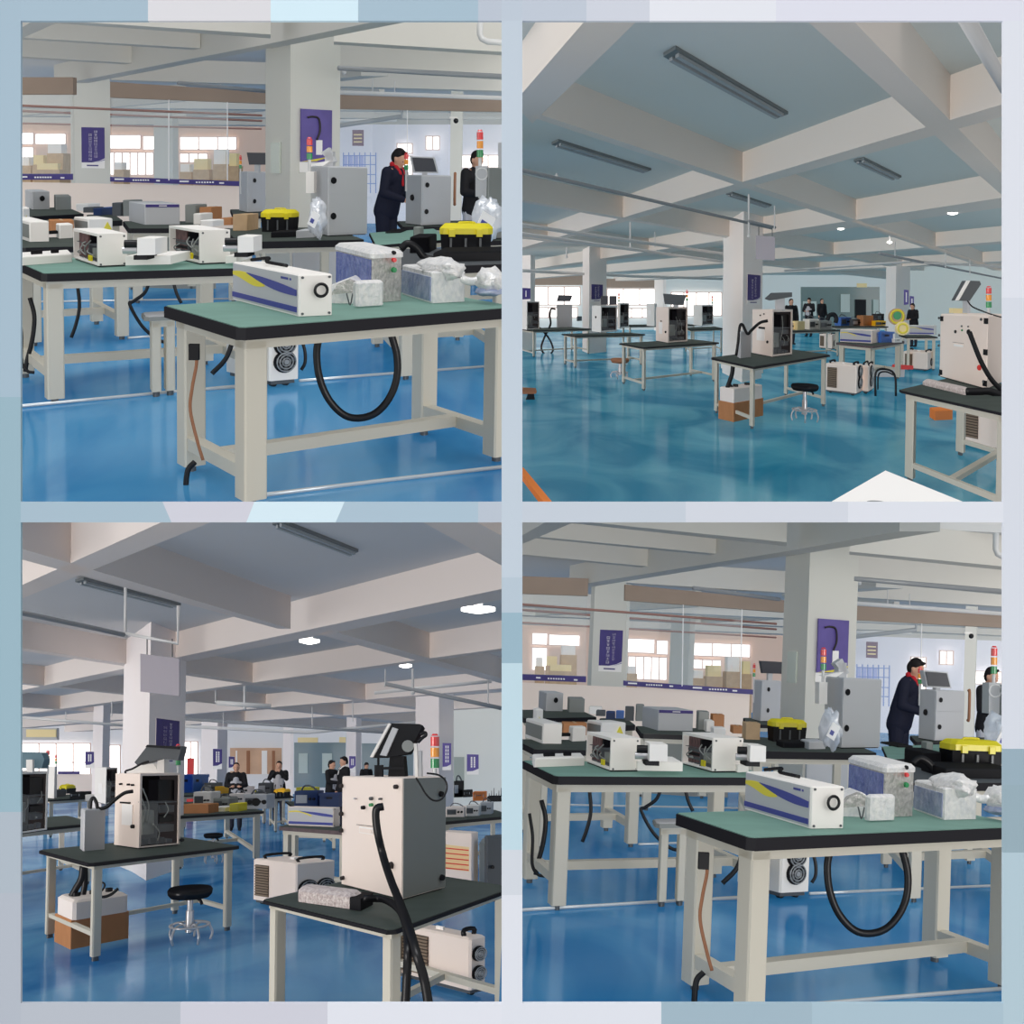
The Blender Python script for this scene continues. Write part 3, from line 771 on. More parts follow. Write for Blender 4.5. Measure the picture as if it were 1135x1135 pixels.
def room_a(room, n0, tint):
    global K
    K = room
    V = room.view
    HB, HS = 2.95, 3.32
    colp = mat('column_paint'+tint['n'], tint['col'], .02, .5); beamp = mat('beam_paint'+tint['n'], tint['beam'], .02, .5)
    ceilp = mat('ceiling_paint'+tint['n'], tint['ceil'], .02, .5); bulk = mat('brown_bulkhead', (150, 130, 114), .05, .5, vary=.35, vscale=.35)
    far = mat('far_wall_warm', (206, 182, 168), .02, .6); whitew = mat('low_white_wall', (226, 210, 198), .03, .5)
    sky = mat('bright_daylight', (255, 248, 244), emit=2.2); wf = mat('winframe', (214, 190, 182), .03, .5)
    MATS['colpaint'] = colp; MATS['sky'] = sky
    YP, YF = 37.0, 84.0
    slab('floor', tint['floor'], -.012, 0, -3, 566, K.g((290, 563)).y, YF, 300)
    slab('ceiling', ceilp, HS, HS+.1, -3, 566, K.g((290, 17), HS).y, YF, 100)
    wallpiece('wall_back', far, -3, 566, 0, 0, YF, .2, 0, HS)
    # ceiling beams
    beam(beamp, (60, 94.7), (300, 48.1), (72, 97), (300, 53.2), HB, HS)                      # from the poster column to the large column
    beam(beamp, (300, 48.1), (425, 22), (300, 54), (470, 20.5), HB, HS)
    beam(beamp, (-3, 47), (40, 21), (-3, 55), (72, 21), HB+.02, HS)
    beam(beamp, (60, 22.5), (300, 38.2), (60, 25.5), (300, 42.6), HB+.02, HS)                 # long beam to the large column
    beam(beamp, (-3, 40), (222, 53.5), (-3, 42), (217, 55.5), HB+.11, HS)
    beam(beamp, (-3, 61), (148, 70), (-3, 63), (144, 71.8), HB+.11, HS)
    beam(beamp, (370, 46), (566, 58), (370, 49.4), (566, 62), HB, HS)                         # lit beam right of the large column
    beam(beamp, (370, 73), (566, 84.5), (370, 77.5), (566, 89), HB, HS)
    beam(beamp, (123, 88.5), (566, 101), (123, 90), (566, 103), HB, HS)
    beam(beamp, (296, 97), (400, 84), (296, 99), (430, 84.5), HB+.02, HS)
    for k, (ya, yb) in enumerate(((118, 124), (128, 132), (137, 140))):
        beam(beamp, (-3, ya), (566, yb), (-3, ya+1.6), (566, yb+1.6), HB, HS)
    beam(beamp, (23, 128), (200, 112), (23, 129), (206, 112.5), HB, HS); beam(beamp, (200, 130), (420, 112), (200, 131), (426, 112.5), HB, HS)
    # columns
    big = column((321, 329.5), (375.5, 326.5), (294, 323), HS); pc = column((84, 276), (123.5, 277), (80, 271), HS)
    fc = column((192, 240), (198, 239.5), (171, 239), HS)
    c3 = column((510, 268), (511, 267.5), (497.5, 268), HS)
    # partition: low wall, violet strip, glass, bulkhead
    wallpiece('wall_partition', whitew, -3, 266.5, 0, 0, YP+.3, .12, 0, 1.2)
    wallpiece('trim_1', 'purple', -3, 80.5, 192.5, 199.3, YP+.24, .04); 
    O = K.u((123, 202), YP+.24); mb = MB().m('purple'); outline(mb, O, [(122, 201.3), (266.5, 206.3), (266.5, 201), (122, 195.8)], YP+.2, .1); struct(mb, 'trim_2', O)
    for i, (xa, xb, yy) in enumerate(((25, 30, 196), (38, 58, 196.5), (67, 71, 197), (127, 137, 198.6), (147, 166, 199.6), (173, 177, 200.2), (199, 209, 201), (217, 238, 202), (243, 248, 202.8))):
        O = K.u((xa, yy), YP+.15); mb = MB().m('paper')
        n = 1 if i not in (1, 4, 7) else 7
        for q in range(n):
            xs = xa+(xb-xa)*q/n; xe = xs+(xb-xa)/n*(1 if n == 1 else .6)
            outline(mb, O, [(xs, yy+.8), (xe, yy+.9), (xe, yy-.7), (xs, yy-.8)], YP+.15, .03)
        t_ = solo(mb, 'wall_lettering', 'small white lettering on the violet strip of the glass partition', 'lettering', O, 'lettering on the violet strip')
    wallpiece('trim_3', bulk, -3, 81, 85.5, 104.5, YP, .3)
    O = K.u((123, 108), YP); mb = MB().m(bulk); outline(mb, O, [(122, 108), (300, 115), (300, 102), (122, 90.6)], YP, .3); struct(mb, 'trim_4', O)
    O = K.u((370, 121), YP); mb = MB().m(bulk); outline(mb, O, [(368, 120.5), (566, 124), (566, 110.5), (368, 103)], YP, .3); struct(mb, 'trim_5', O)
    for i, (xa, xb, ya, yb) in enumerate(((-3, 80, 104, 193), (124, 187, 108, 197), (187, 252, 108, 199), (376, 451, 120, 262), (453, 497, 120, 262), (512, 566, 122, 262))):
        wallpiece('window_%d' % (n0+i), glass_mat(), xa, xb, ya, yb, YP+.1, .03)
    for x in (187, 252, 451.5):
        wallpiece('trim_%d' % (n0+6), 'paper', x-.5, x+.5, 108, 200, YP+.05, .03)
    # door pull
    t = thing('glass_door', 'frameless glass door with long wooden pull handle', 'door', K.u((504, 226), YP))
    MB().m('wood').tube([Vector((0, 0, 0)), Vector((0, -.08, .03)), Vector((0, -.08, .47)), Vector((0, 0, .5))], .025, 8, 2).build('pull_handle', t); MB().m('chrome').box(-.1, .9, -.02, .02, -.62, -.56).build('bottom_rail', t)
    # small camera on the white column
    t = thing('security_camera', 'small black dome camera high on the slim white column', 'camera', K.u((505.5, 134), 30))
    MB().m('black').ball((0, -.05, 0), .035).build('lens_dome', t); MB().m('white').box(-.09, .02, -.03, .02, .03, .055).build('bracket', t)
    # room beyond the glass, left: windows, goods, pipes
    w = n0+10
    for i, (xa, xb, ya, yb, cs) in enumerate(((20, 37, 147, 160, 1), (38.5, 73, 148, 160, 1), (118, 156, 149.5, 165, 1), (158, 171, 150.5, 166, 1), (199, 262, 151.5, 166, 3), (20, 37, 163, 188, 1), (118, 170, 169, 194, 6), (199, 230, 170, 180, 3))):
        window_unit(w+i, xa, xb, ya, yb, YF-.1, cs, 1)
    rnd = random.Random(5)
    goods = [(24, 34, 174, 193), (36, 50, 172, 193), (52, 70, 160, 180), (40, 66, 181, 195), (126, 137, 180, 196), (176, 186, 184, 199), (199, 212, 182, 199), (214, 232, 176, 200), (236, 252, 166, 198), (253, 264, 170, 198)]
    for i, (xa, xb, ya, yb) in enumerate(goods):
        Y = YF-10-i*.6; O = K.u(((xa+xb)/2, yb), Y); zb = K.zat((xa+xb)/2, yb, Y)
        mb = MB().m(['card2', 'paper', 'card2', 'paper'][i % 4])
        mb.m('card2'); outline(mb, O, [(xa, yb+40), (xb, yb+40), (xb, (ya+yb)/2), (xa, (ya+yb)/2)], Y, 1.2)
        mb.m('label' if i % 2 else 'paper'); outline(mb, O, [(xa+1, (ya+yb)/2), (xb-2, (ya+yb)/2), (xb-2, ya), (xa+1, ya)], Y+.1, .9)
        solo(mb, 'packed_goods_stack', 'stacked pale cartons behind the glass partition', 'boxes', O, 'goods stacked behind the glass')
    pipe([(-3, 122), (290, 134)], HS-.75, .025, 'long brown red pipe beyond the glass', 'pipered', group='pipes beyond the glass')
    pipe([(-3, 116), (290, 128)], HS-.9, .02, 'long brown red pipe beyond the glass', 'pipered', group='pipes beyond the glass')
    pipe([(-3, 136), (290, 143)], HS-.75, .025, 'long brown red pipe beyond the glass', 'pipered', group='pipes beyond the glass')
    # right side beyond glass: white wall with door sign, blue rack, windows
    wr = mat('pale_far_wall', (214, 216, 226), .02, .6)
    wallpiece('wall_far_right', wr, 372, 566, 138, 0, 62, .1, z0=0)
    for i, (xa, xb, ya, yb, cs) in enumerate(((440, 457, 159, 170, 1), (472, 487, 151, 166, 2), (441, 457, 173, 215, 1), (511, 556, 172, 186, 3))):
        window_unit(w+10+i, xa, xb, ya, yb, 61.8, cs, 1)
    fs = Fr((390.5, 161), (403, 161.5), ('d', 0, .05), z=K.zat(390, 161, 61.5), pl=K.zat(390, 161, 61.5), h=.4)
    t = thing('door_sign', 'small brown violet sign on the far white wall', 'sign', K.u((390.5, 161.5), 61.5))
    part_outline('sign_board', t, K.u((390.5, 161.5), 61.5), mat('sign_plum', (104, 76, 104), .02), [(390.5, 161.5), (403, 161.8), (403, 144), (390.5, 144)], 61.5)
    for r_ in range(3):
        part_outline('lettering', t, K.u((390.5, 161.5), 61.5), 'label', [(392, 150+r_*4), (401, 150+r_*4), (401, 148.6+r_*4), (392, 148.6+r_*4)], 61.4)
    O = K.u((380, 215), 58); t = thing('storage_rack', 'blue metal rack against the far white wall', 'rack', O)
    bl = mat('light_blue_steel', (120, 146, 204), .03)
    for x in (380, 386, 392, 398, 404, 410, 416):
        part_outline('rack_post', t, O, bl, [(x, 214), (x+1, 214), (x+1, 169), (x, 169)], 58)
    for y in (172, 182, 193, 203): part_outline('rack_shelf', t, O, bl, [(380, y+1), (417, y+1), (417, y), (380, y)], 58.1)
    for i in range(4): part_outline('rack_panel', t, O, mat('pale_blue_sheet', (168, 180, 220), .03), [(381+i*6, 192), (385+i*6, 192), (385+i*6, 172), (381+i*6, 172)], 58.2)
    pipe([(372, 140), (445, 129), (445, 119)], HS-.6, .05, 'bent white pipe under the ceiling beyond the glass', 'pipegrey', Y=50)
    pipe([(372, 134), (440, 133)], HS-.6, .04, 'straight white pipe under the ceiling beyond the glass', 'pipe', Y=51)
    # pipes and hangers this side
    P1 = 'grey sprinkler pipe under the beams, right of the large column'
    pipe([(375, 75.5), (566, 85)], 2.72, .03, P1, 'pipegrey'); pipe([(375, 102.5), (566, 109)], 2.72, .035, 'white conduit just above the brown bulkhead', 'pipe')
    pipe([(198, 92), (293, 101)], 2.72, .03, 'grey sprinkler pipe left of the large column', 'pipegrey')
    for (x, a, b, Y) in ((199.5, 72, 92.5, 40), (243.7, 74, 98, 40), (413, 77, 103, 38), (437.5, 90, 105, 38), (381.5, 47, 80, 34)): hanger(x, a, b, Y, .045 if x in (243.7, 381.5) else .02)
    pipe([(532, 20), (532, 38), (534, 43), (540, 46), (566, 48)], 2.9, .035, 'white bent conduit on the beam face at the upper right', 'pipe', Y=K.g((540, 50), HB).y-.3)
    # posters on columns
    poster(pc, 'violet poster with two columns of white lettering on the poster column', (91.5, 141), (117, 180.5), 'u')
    th, (a, b, z0, z1) = poster(big, 'large violet poster showing a robot arm on the large column', (331.5, 120.5), (365.5, 180), 'u', 'purple2', kind='plain')
    f = big.mb; W = b-a; Hh = z1-z0
    f().m('dark').tube([(a+W*.2, -.03, z0+Hh*.84), (a+W*.38, -.03, z0+Hh*.86), (a+W*.56, -.03, z0+Hh*.82), (a+W*.6, -.03, z0+Hh*.6), (a+W*.5, -.03, z0+Hh*.42)], .012, 6).build('printed_arm', th)
    f().m('paper').box(a+W*.48, a+W*.68, -.03, -.021, z0+Hh*.14, z0+Hh*.42).build('printed_cabinet', th)
    f().m('swoosh').poly([(a, z0), (a+W, z0+Hh*.12), (a+W, z0+Hh*.15), (a+W*.5, z0+Hh*.02)], 'y', -.026, -.021).build('printed_swoosh', th)
    f().m('paper').box(a-.01, b+.01, -.012, 0, z0-Hh*.2, z0-.001).build('white_border', th)
    x0, w1 = big.vw(302, 158); x1, w0 = big.vw(311.5, 192)
    solo(big.mb().m(mat('pale_notice_sleeve', (196, 204, 196), .1, .2)).box(-.024, -.004, min(x0, x1), max(x0, x1), w0, w1), 'notice_sleeve', 'pale clear notice sleeve on the left face of the large column', 'notice', big.O)

    # ---------------- tables
    z1 = .84; z2 = .85; z3 = .84
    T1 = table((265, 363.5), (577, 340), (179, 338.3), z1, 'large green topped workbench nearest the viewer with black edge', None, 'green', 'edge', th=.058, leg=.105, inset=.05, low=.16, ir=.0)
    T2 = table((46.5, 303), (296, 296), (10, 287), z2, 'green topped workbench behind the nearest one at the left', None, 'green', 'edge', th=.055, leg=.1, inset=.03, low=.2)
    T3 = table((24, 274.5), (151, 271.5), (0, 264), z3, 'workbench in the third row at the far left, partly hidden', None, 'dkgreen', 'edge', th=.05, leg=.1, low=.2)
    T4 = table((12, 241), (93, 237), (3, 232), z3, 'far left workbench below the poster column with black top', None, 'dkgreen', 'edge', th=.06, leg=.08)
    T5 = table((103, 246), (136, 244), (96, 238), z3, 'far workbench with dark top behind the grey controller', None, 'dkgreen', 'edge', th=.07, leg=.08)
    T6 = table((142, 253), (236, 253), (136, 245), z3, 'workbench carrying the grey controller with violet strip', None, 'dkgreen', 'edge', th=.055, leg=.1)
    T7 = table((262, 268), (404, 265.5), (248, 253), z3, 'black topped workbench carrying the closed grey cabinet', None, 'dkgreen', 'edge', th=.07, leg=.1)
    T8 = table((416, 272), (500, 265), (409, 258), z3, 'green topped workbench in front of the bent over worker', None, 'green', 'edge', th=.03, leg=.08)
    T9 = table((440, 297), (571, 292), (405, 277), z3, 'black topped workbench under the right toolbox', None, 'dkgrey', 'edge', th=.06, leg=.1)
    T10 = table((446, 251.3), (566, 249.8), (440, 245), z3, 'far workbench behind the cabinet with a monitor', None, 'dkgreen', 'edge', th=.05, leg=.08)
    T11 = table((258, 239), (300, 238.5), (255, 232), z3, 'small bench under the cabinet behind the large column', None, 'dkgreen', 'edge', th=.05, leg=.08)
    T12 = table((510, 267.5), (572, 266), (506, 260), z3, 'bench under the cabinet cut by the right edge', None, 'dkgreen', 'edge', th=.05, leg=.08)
    # under-bench white cabinets
    plain_box((325, 330), (371, 329), (300, 318), 0, 276, 'white cupboard under the bench of the closed cabinet', 'cupboard', 'floor_cupboard', 'grey')
    plain_box((192, 320), (240, 320), (146, 318), .0, 262, 'grey drawer pedestal under the controller bench', 'cupboard', 'drawer_pedestal', 'midgrey')
    # floor pipes and cables
    floorp = 'thin chrome floor conduit '
    for i, (pts, tail) in enumerate(((((-3, 452.5), (203, 433), (262, 429)), 'in front of the second bench'), (((284, 549.5), (420, 533), (566, 516.5)), 'beside the nearest bench legs'), (((228, 431), (262, 428)), 'between the left legs of the nearest bench'), (((332, 422), (420, 415), (566, 404)), 'behind the hanging hose'), (((40, 334.5), (262, 331)), 'far back on the left'), (((142, 374.5), (210, 370)), 'behind the second bench'))):
        P = [K.g(p, .012) for p in pts]; O = P[0].copy()
        solo(MB().m('chromed').tube([p-O for p in P], .011, 8, 1), 'floor_conduit', floorp+tail, 'conduit', O)
    Y1 = T1.O.y
    hose = [(354, 372), (351, 392), (354, 418), (364, 442), (380, 459), (397, 463.5), (416, 458), (431, 442), (439.5, 420), (440, 395), (433.5, 370)]
    cable(hose, Y1+1.2, 4.1/F*(Y1+1.2), 'thick black hose hanging in a loop below the nearest bench', 'hanging_hose', cat='hose')
    # leg cables
    cable([(213, 385), (218, 400), (213, 430), (211, 455), (219, 490), (225, 510)], T1.sub(0, T1.Lb-.2, 0).y-.4, .008, 'thin brown cable down the rear left leg of the nearest bench', key='wood')
    cable([(216, 512), (208, 522), (206, 545), (208, 562)], Y1+.9, .014, 'thick black cable at the foot of the nearest bench')
    t = thing('power_socket', 'black socket box on the inside of the nearest bench leg', 'socket', K.u((214, 390), T1.sub(0, T1.Lb-.2, 0).y-.5)); 
    MB().m('black').box(-.022, .025, 0, .05, -.04, .035).build('socket_housing', t)
    cable([(33, 330), (38, 350), (36, 375), (30, 400), (28, 412)], T2.sub(0, T2.Lb-.1, 0).y-.5, .016, 'thick black cable down the left leg of the second bench')
    cable([(20, 345), (24, 370), (24, 400), (30, 411), (38, 413)], T2.sub(0, T2.Lb-.1, 0).y-.7, .011, 'black cable curling beside the left leg of the second bench')
    cable([(86, 316), (88, 340), (84, 360), (79, 374)], T2.O.y+3, .014, 'thin black cable hanging below the second bench')
    cable([(57, 384), (56, 394), (50, 400), (47, 398)], T2.O.y+3.4, .014, 'short black cable end by the second bench leg')
    cable([(165, 314), (160, 325), (148, 334), (144, 338), (158, 362), (178, 378), (193, 378)], T2.O.y+4, .014, 'long black cable looping down behind the second bench')
    cable([(192, 312), (196, 326), (201, 336)], T2.O.y+4.4, .014, 'short black cable near the rear right leg of the second bench')
    cable([(258, 378), (250, 398), (235, 414)], Y1+3, .014, 'black cable slanting left beside the fan unit')
    cable([(335, 378), (338, 390), (338, 402), (334, 410)], Y1+6, .012, 'thin black cable hooked beside the fan unit')
    # low frame stand between benches
    LS = table((160, 351.5), (204, 349), (156, 346), .55, 'low narrow steel frame stand between the two front benches', None, 'grey', 'midgrey', th=.03, leg=.06, low=.1, rails=False, name='frame_stand', cat='stand')
    # chiller under bench
    chiller((299, 430.5), (331.5, 427.5), (250, 419), 0, 371, 'white water chiller with two fans below the nearest bench', fans='u', grille=False, keyL='white')

    # ---------------- things on the nearest bench
    D1 = striped_unit((331.3, 351.8), (368.4, 350), (258, 332.5), z1, 305.5, 'long white laser source with violet and yellow swoosh on nearest bench')
    kf = D1.mb().m('black').torus((D1.La*.62, -.012, D1.H*.62), .03, .007, 'y', 20, 6).build('cable_grommet', D1.t)
    t = thing('loose_cable', 'black cable coil lying on top of the striped laser source', 'cable', K.u((285, 288), D1.O.y+4))
    D1.mb().m('rubber').tube([(D1.La*.5, D1.Lb*.95, D1.H+.012), (D1.La*.75, D1.Lb*.8, D1.H+.03), (D1.La*.4, D1.Lb*.65, D1.H+.02), (D1.La*.6, D1.Lb*.45, D1.H+.012)], .009, 7).build('cable_run', t); t.matrix_world = K.M @ Matrix.Translation(D1.O)
    # wrapped gun
    O = K.g((400, 341), z1); t = thing('wrapped_welding_head', 'plastic wrapped white welding head lying on the nearest bench', 'welding head', O)
    fr = Fr((395, 342), (425.5, 340), (391, 340.5), z=z1, top=313); 
    q = fr.mb().m('wrap'); q.rbox(0, fr.La, 0, fr.Lb*1.2, 0.005, fr.H, .012); b = q.build('head_block', t); b.matrix_parent_inverse = Matrix.Identity(4); b.location = fr.O-O
    Yg = fr.O.y+.4
    mb = MB().m('wrap'); outline(mb, O, [(345, 337), (368, 341.5), (394, 341), (396, 314), (388, 309), (372, 315), (350, 324), (343, 331)], Yg, .4); mb.build('wrapped_nozzle', t)
    mb = MB().m('wrapgrey'); outline(mb, O, [(366, 327), (394, 324), (392, 312), (386, 310), (374, 315)], Yg-.1, .1); mb.build('film_fold', t)
    mb = MB().m(mat('blue_tinted_film', (176, 198, 214), .2, .2, bump=.8)); outline(mb, O, [(344, 333), (352, 340), (361, 340), (362, 330), (350, 325)], Yg-.12, .1); mb.build('blue_tip', t)
    MB().m('dkgrey').tube([K.u((384, 325), Yg-.15)-O, K.u((388, 338), Yg-.15)-O, K.u((391, 325), Yg-.15)-O], .004, 6).build('wire_clip', t)
    # tall wrapped unit
    D3 = plain_box((412, 336.5), (445, 334), (372.5, 322), z1, 283, 'tall blue and grey unit in clear stretch film on nearest bench', 'wrapped unit', 'wrapped_control_unit', 'wrapgrey')
    D3.mb().m('wrapblue').box(-.006, 0, .01, D3.Lb-.01, .02, D3.H-.03).build('blue_side_panel', D3.t)
    D3.mb().m('wrap').rbox(-.01, D3.La+.01, -.01, D3.Lb+.01, D3.H-.02, D3.H+.02, .02).build('film_top', D3.t)
    for (x, y, k) in ((436, 296, 'lred'), (436, 298, 'lgreen')): pass
    knob(D3, D3.t, 435.5, 288, 2.6, key='lred', name='red_button'); knob(D3, D3.t, 435.5, 299, 3, key='lgreen', name='green_button'); knob(D3, D3.t, 435, 280, 2.4, key='black', name='key_switch')
    D4 = plain_box((478.5, 337), (515.5, 335), (445, 326.5), z1, 302, 'low wrapped box with steel blue side on the nearest bench', 'wrapped unit', 'wrapped_source_box', 'wrap')
    D4.mb().m('wrapsteel').box(-.006, 0, .01, D4.Lb-.01, .01, D4.H-.03).build('blue_side_panel', D4.t)
    D4.mb().m('wrap').blob((D4.La*.55, D4.Lb*.3, D4.H), (D4.La*.55, D4.Lb*.45, .06), .35, 5, seed=3).build('film_bulge', D4.t)
    O = K.u((535, 327), D4.O.y+.2); t = thing('wrapped_hand_tool', 'white hand tool wrapped in film at the right bench end', 'wrapped tool', O)
    mk = lambda x, y: K.u((x, y), D4.O.y+.2)-O
    MB().m('wrap').blob(mk(544, 311), (.085, .2, .07), .3, 5, seed=8).build('wrapped_grip', t)
    MB().m('wrap').tube([mk(500, 303), mk(512, 309), mk(522, 312), mk(535, 310)], .022, 10).build('twisted_film', t)
    MB().m('wrapsteel').blob(mk(543, 323), (.08, .2, .025), .2, 5, seed=9).build('blue_base', t)

    # ---------------- projector like units on the second bench
    def open_laser(N, Rt, L, top, lens, label, plate_px, seed):
        fr = open_machine(N, Rt, L, z2, top, label, None, 'v', 'white', 'white', seed, name='galvo_marking_head', notch=False)
        t = fr.t
        fr.mb().m(mat('brown_wiring', (112, 84, 84), .03, .5, vary=.5, vscale=20)).box(fr.La*.15, fr.La*.5, fr.Lb*.55, fr.Lb*.92, .03, fr.H*.9).build('wiring_loom', t)
        fr.mb().m('yellow').box(-.01, 0, fr.Lb*.2, fr.Lb*.32, .03, fr.H*.3).build('warning_tag', t)
        (xa, ya, xb, yb) = lens; Y = fr.O.y-.25; O = fr.O
        outb = MB().m('white'); outline(outb, O, [(xa, yb), (xb, yb-.5), (xb, ya+.5), (xa, ya)], Y, .5); outb.build('scan_head', t)
        MB().m('black').cyl(K.u((xa-14, (ya+yb)/2-3), Y+.2)-O, K.u((xa, (ya+yb)/2-3), Y+.2)-O, .028).build('beam_tube', t)
        MB().m('chrome').cyl(K.u((xa-16, (ya+yb)/2+4), Y+.2)-O, K.u((xa, (ya+yb)/2+4), Y+.2)-O, .024).build('focus_sleeve', t)
        mb = MB().m('black'); outline(mb, O, [(xa-4, yb+5), (xa+11, yb+5), (xa+11, yb), (xa-4, yb)], Y, .4); mb.build('lens_mount', t)
        (pa, qa, pb, qb) = plate_px
        mb = MB().m('white'); outline(mb, O, [(pa, qb), (pb, qb-1), (pb, qa-.5), (pa, qa)], Y+.3, .9); mb.build('base_rail', t)
        for (u, w) in ((.1, .08), (.9, .08), (.1, .92), (.9, .92)): fr.mb().m('dkgrey').cyl((fr.La*u, 0, fr.H*w), (fr.La*u, -.004, fr.H*w), .007).build('screw', t)
        return fr
    open_laser((108.5, 297), (141, 295.5), (81.5, 288), 260, (152, 264, 172, 283), 'white marking laser with open wired side, left on second bench', (139, 284, 189, 294), 3)
    open_laser((221.5, 294), (255, 292.5), (187.5, 286), 256, (263.5, 262, 281, 280), 'white marking laser with open wired side, right on second bench', (250, 284, 262, 292), 4)
    p = plain_box((24, 295), (80, 291), (22, 290), z2, 285, 'low white base plate lying at the left end of second bench', 'plate', 'base_plate', 'white')
    p.mb().m('black').box(p.La*.2, p.La*.42, p.Lb*.3, p.Lb*.6, p.H, p.H+.025).box(p.La*.6, p.La*.75, p.Lb*.3, p.Lb*.6, p.H, p.H+.025).build('rubber_pads', p.t)
    # third row
    c = plain_box((33, 268.5), (54.5, 268), (14, 262), z3, 246, 'white projector shaped unit with grey swoosh side at far left', 'laser unit', 'control_unit', 'white')
    c.mb().m('midgrey').box(-.004, 0, .02, c.Lb-.02, .03, c.H-.03).build('grey_side_panel', c.t)
    c = plain_box((66, 265), (81, 264), (62, 263), z3, 249.5, 'small white square scan head in the third row', 'laser head', 'scan_head_box', 'white')
    c.mb().m('black').box(-.25, 0, .1, .2, c.H*.3, c.H*.5).build('beam_tube', c.t)
    c = plain_box((98, 259), (125, 258), (82, 256), z3, 243, 'white unit with yellow warning triangle behind the left marking laser', 'laser unit', 'control_unit', 'white')
    a = c.La*.6; c.mb().m('swoosh').poly([(a, .03), (a+.09, .03), (a+.045, .11)], 'y', -.006, 0).build('warning_triangle', c.t)
    c.mb().m('midgrey').box(-.004, 0, .02, c.Lb-.02, .03, c.H-.03).build('grey_side_panel', c.t)
    plain_box((56, 258), (82, 257.5), (54, 256), z3, 245, 'brown carton with white slats in the third row', 'carton', 'open_carton', 'card')
    # far row left
    c = plain_box((36, 232.5), (55, 232), (28, 229), z3, 212.5, 'grey square controller at the far left bench end', 'controller', 'control_unit', 'grey'); knob(c, c.t, 47, 220, 3); 
    plain_box((62, 233), (79, 232.5), (60, 230), z3, 218, 'dark grey low controller with black knob at far left', 'controller', 'control_unit', 'midgrey')
    c = plain_box((26, 250), (33, 249), (22, 247), z3, 232, 'small white box with yellow triangle at the left edge', 'laser unit', 'control_unit', 'white'); a = c.La*.2; c.mb().m('swoosh').poly([(a, .03), (a+.09, .03), (a+.045, .11)], 'y', -.006, 0).build('warning_triangle', c.t)
    for i, (x, y, wd, hh, k, nm, lb) in enumerate(((84, 234, 14, 8, 'white', 'paper_pad', 'white folded paper lying on the far bench'), (92, 236, 10, 6, 'dkgrey', 'small_motor', 'dark motor part on the far bench'), (103, 239, 10, 8, 'navy', 'parts_tray', 'navy parts tray on the far bench'), (114, 238, 9, 8, 'blue', 'parts_bin', 'small bright blue bin on the far bench'), (124, 240, 10, 15, 'dkgrey', 'lens_housing', 'dark steel blue housing on the far bench'), (136, 240, 9, 18, 'midgrey', 'clamp_fixture', 'grey clamp fixture near the controller'), (205, 247, 12, 20, 'midgrey', 'clamp_fixture', 'grey steel fixture right of the controller'), (214, 249, 9, 12, 'white', 'sample_box', 'small white box right of the controller'), (221, 247, 13, 17, 'card', 'cardboard_box', 'brown carton on the controller bench'), (222, 251.5, 14, 7, 'paper', 'paper_pad', 'loose white sheets on the controller bench'), (258, 256, 16, 18, 'card2', 'cardboard_box', 'pale open carton beside the toolbox'), (244, 250, 12, 8, 'card', 'cardboard_box', 'small brown carton between sheets and toolbox'))):
        plain_box((x, y), (x+wd, y), ('d', .04, .3), z3, y-hh, lb, nm.replace('_', ' '), nm, k)
    c = plain_box((160.5, 249.5), (199.5, 249), (143, 245), z3, 226.5, 'grey controller box with violet strip along its top', 'controller', 'control_unit', 'grey')
    c.mb().m('purple').box(.01, c.La-.01, -.006, 0, c.H*.84, c.H*.98).build('violet_strip', c.t); c.mb().m('paper').box(c.La*.4, c.La*.62, -.009, -.006, c.H*.89, c.H*.93).build('lettering', c.t)
    # toolboxes
    toolbox(288, 326.5, 233, 241, 257.5, z3, 'black toolbox with yellow lid beside the closed cabinet')
    toolbox(486.5, 545, 249, 260, 282, z3, 'larger black toolbox with yellow lid on the right bench')
    plain_box((300, 264), (327, 263), ('d', .02, .3), z3, 257.5, 'black case lying under the left toolbox', 'case', 'flat_case', 'black')
    plain_box((328, 264.5), (347, 263.5), ('d', .02, .3), z3, 256, 'small grey box at the foot of the plastic bag', 'box', 'small_box', 'grey')
    # machines
    M1 = closed_machine((363.5, 262.5), (407, 260.5), (344, 258), z3, 184.5, 'closed grey cabinet with two black knobs beside the large column', seam=215.5, key='grey')
    knob(M1, M1.t, 369, 200, 3.9); knob(M1, M1.t, 369, 239.5, 3.9)
    Y = M1.O.y
    tower(M1.t, M1.O, 343, 153.5, 177, 6.4, Y+.6, pole=214)
    part_outline('junction_box', M1.t, M1.O, 'white', [(339, 214), (348, 214), (348, 190), (339, 190)], Y+.5, .3)
    part_outline('monitor_bracket', M1.t, M1.O, 'grey', [(360, 184), (369, 184), (369, 168), (360, 168)], Y+.9, .3)
    part_outline('monitor', M1.t, M1.O, 'grey', [(356, 169), (366, 181), (372, 179), (364, 163.5)], Y+.9, .3)
    part_outline('keyboard_tray', M1.t, M1.O, 'paper', [(344, 183), (358, 184), (366, 178), (354, 180)], Y+.5, .4)
    M2 = closed_machine((467, 250.8), (499.5, 249.5), (449, 248.5), z3, 194.5, 'closed grey cabinet with a tilted monitor beside the worker', seam=217.5, key='grey')
    knob(M2, M2.t, 472.5, 205, 2.9); knob(M2, M2.t, 472, 234.5, 2.9); knob(M2, M2.t, 457, 219, 3.6, 'v', 'side_handle')
    Y = M2.O.y
    tower(M2.t, M2.O, 450.3, 170.5, 188.5, 4.8, Y+.8, pole=212)
    part_outline('monitor', M2.t, M2.O, 'grey', [(458, 191.5), (485.5, 192), (481, 174.5), (454, 173)], Y+.3, .25)
    part_outline('monitor_screen', M2.t, M2.O, 'screen', [(460, 190), (484, 190.5), (480, 175.5), (456.5, 174.5)], Y+.26, .04)
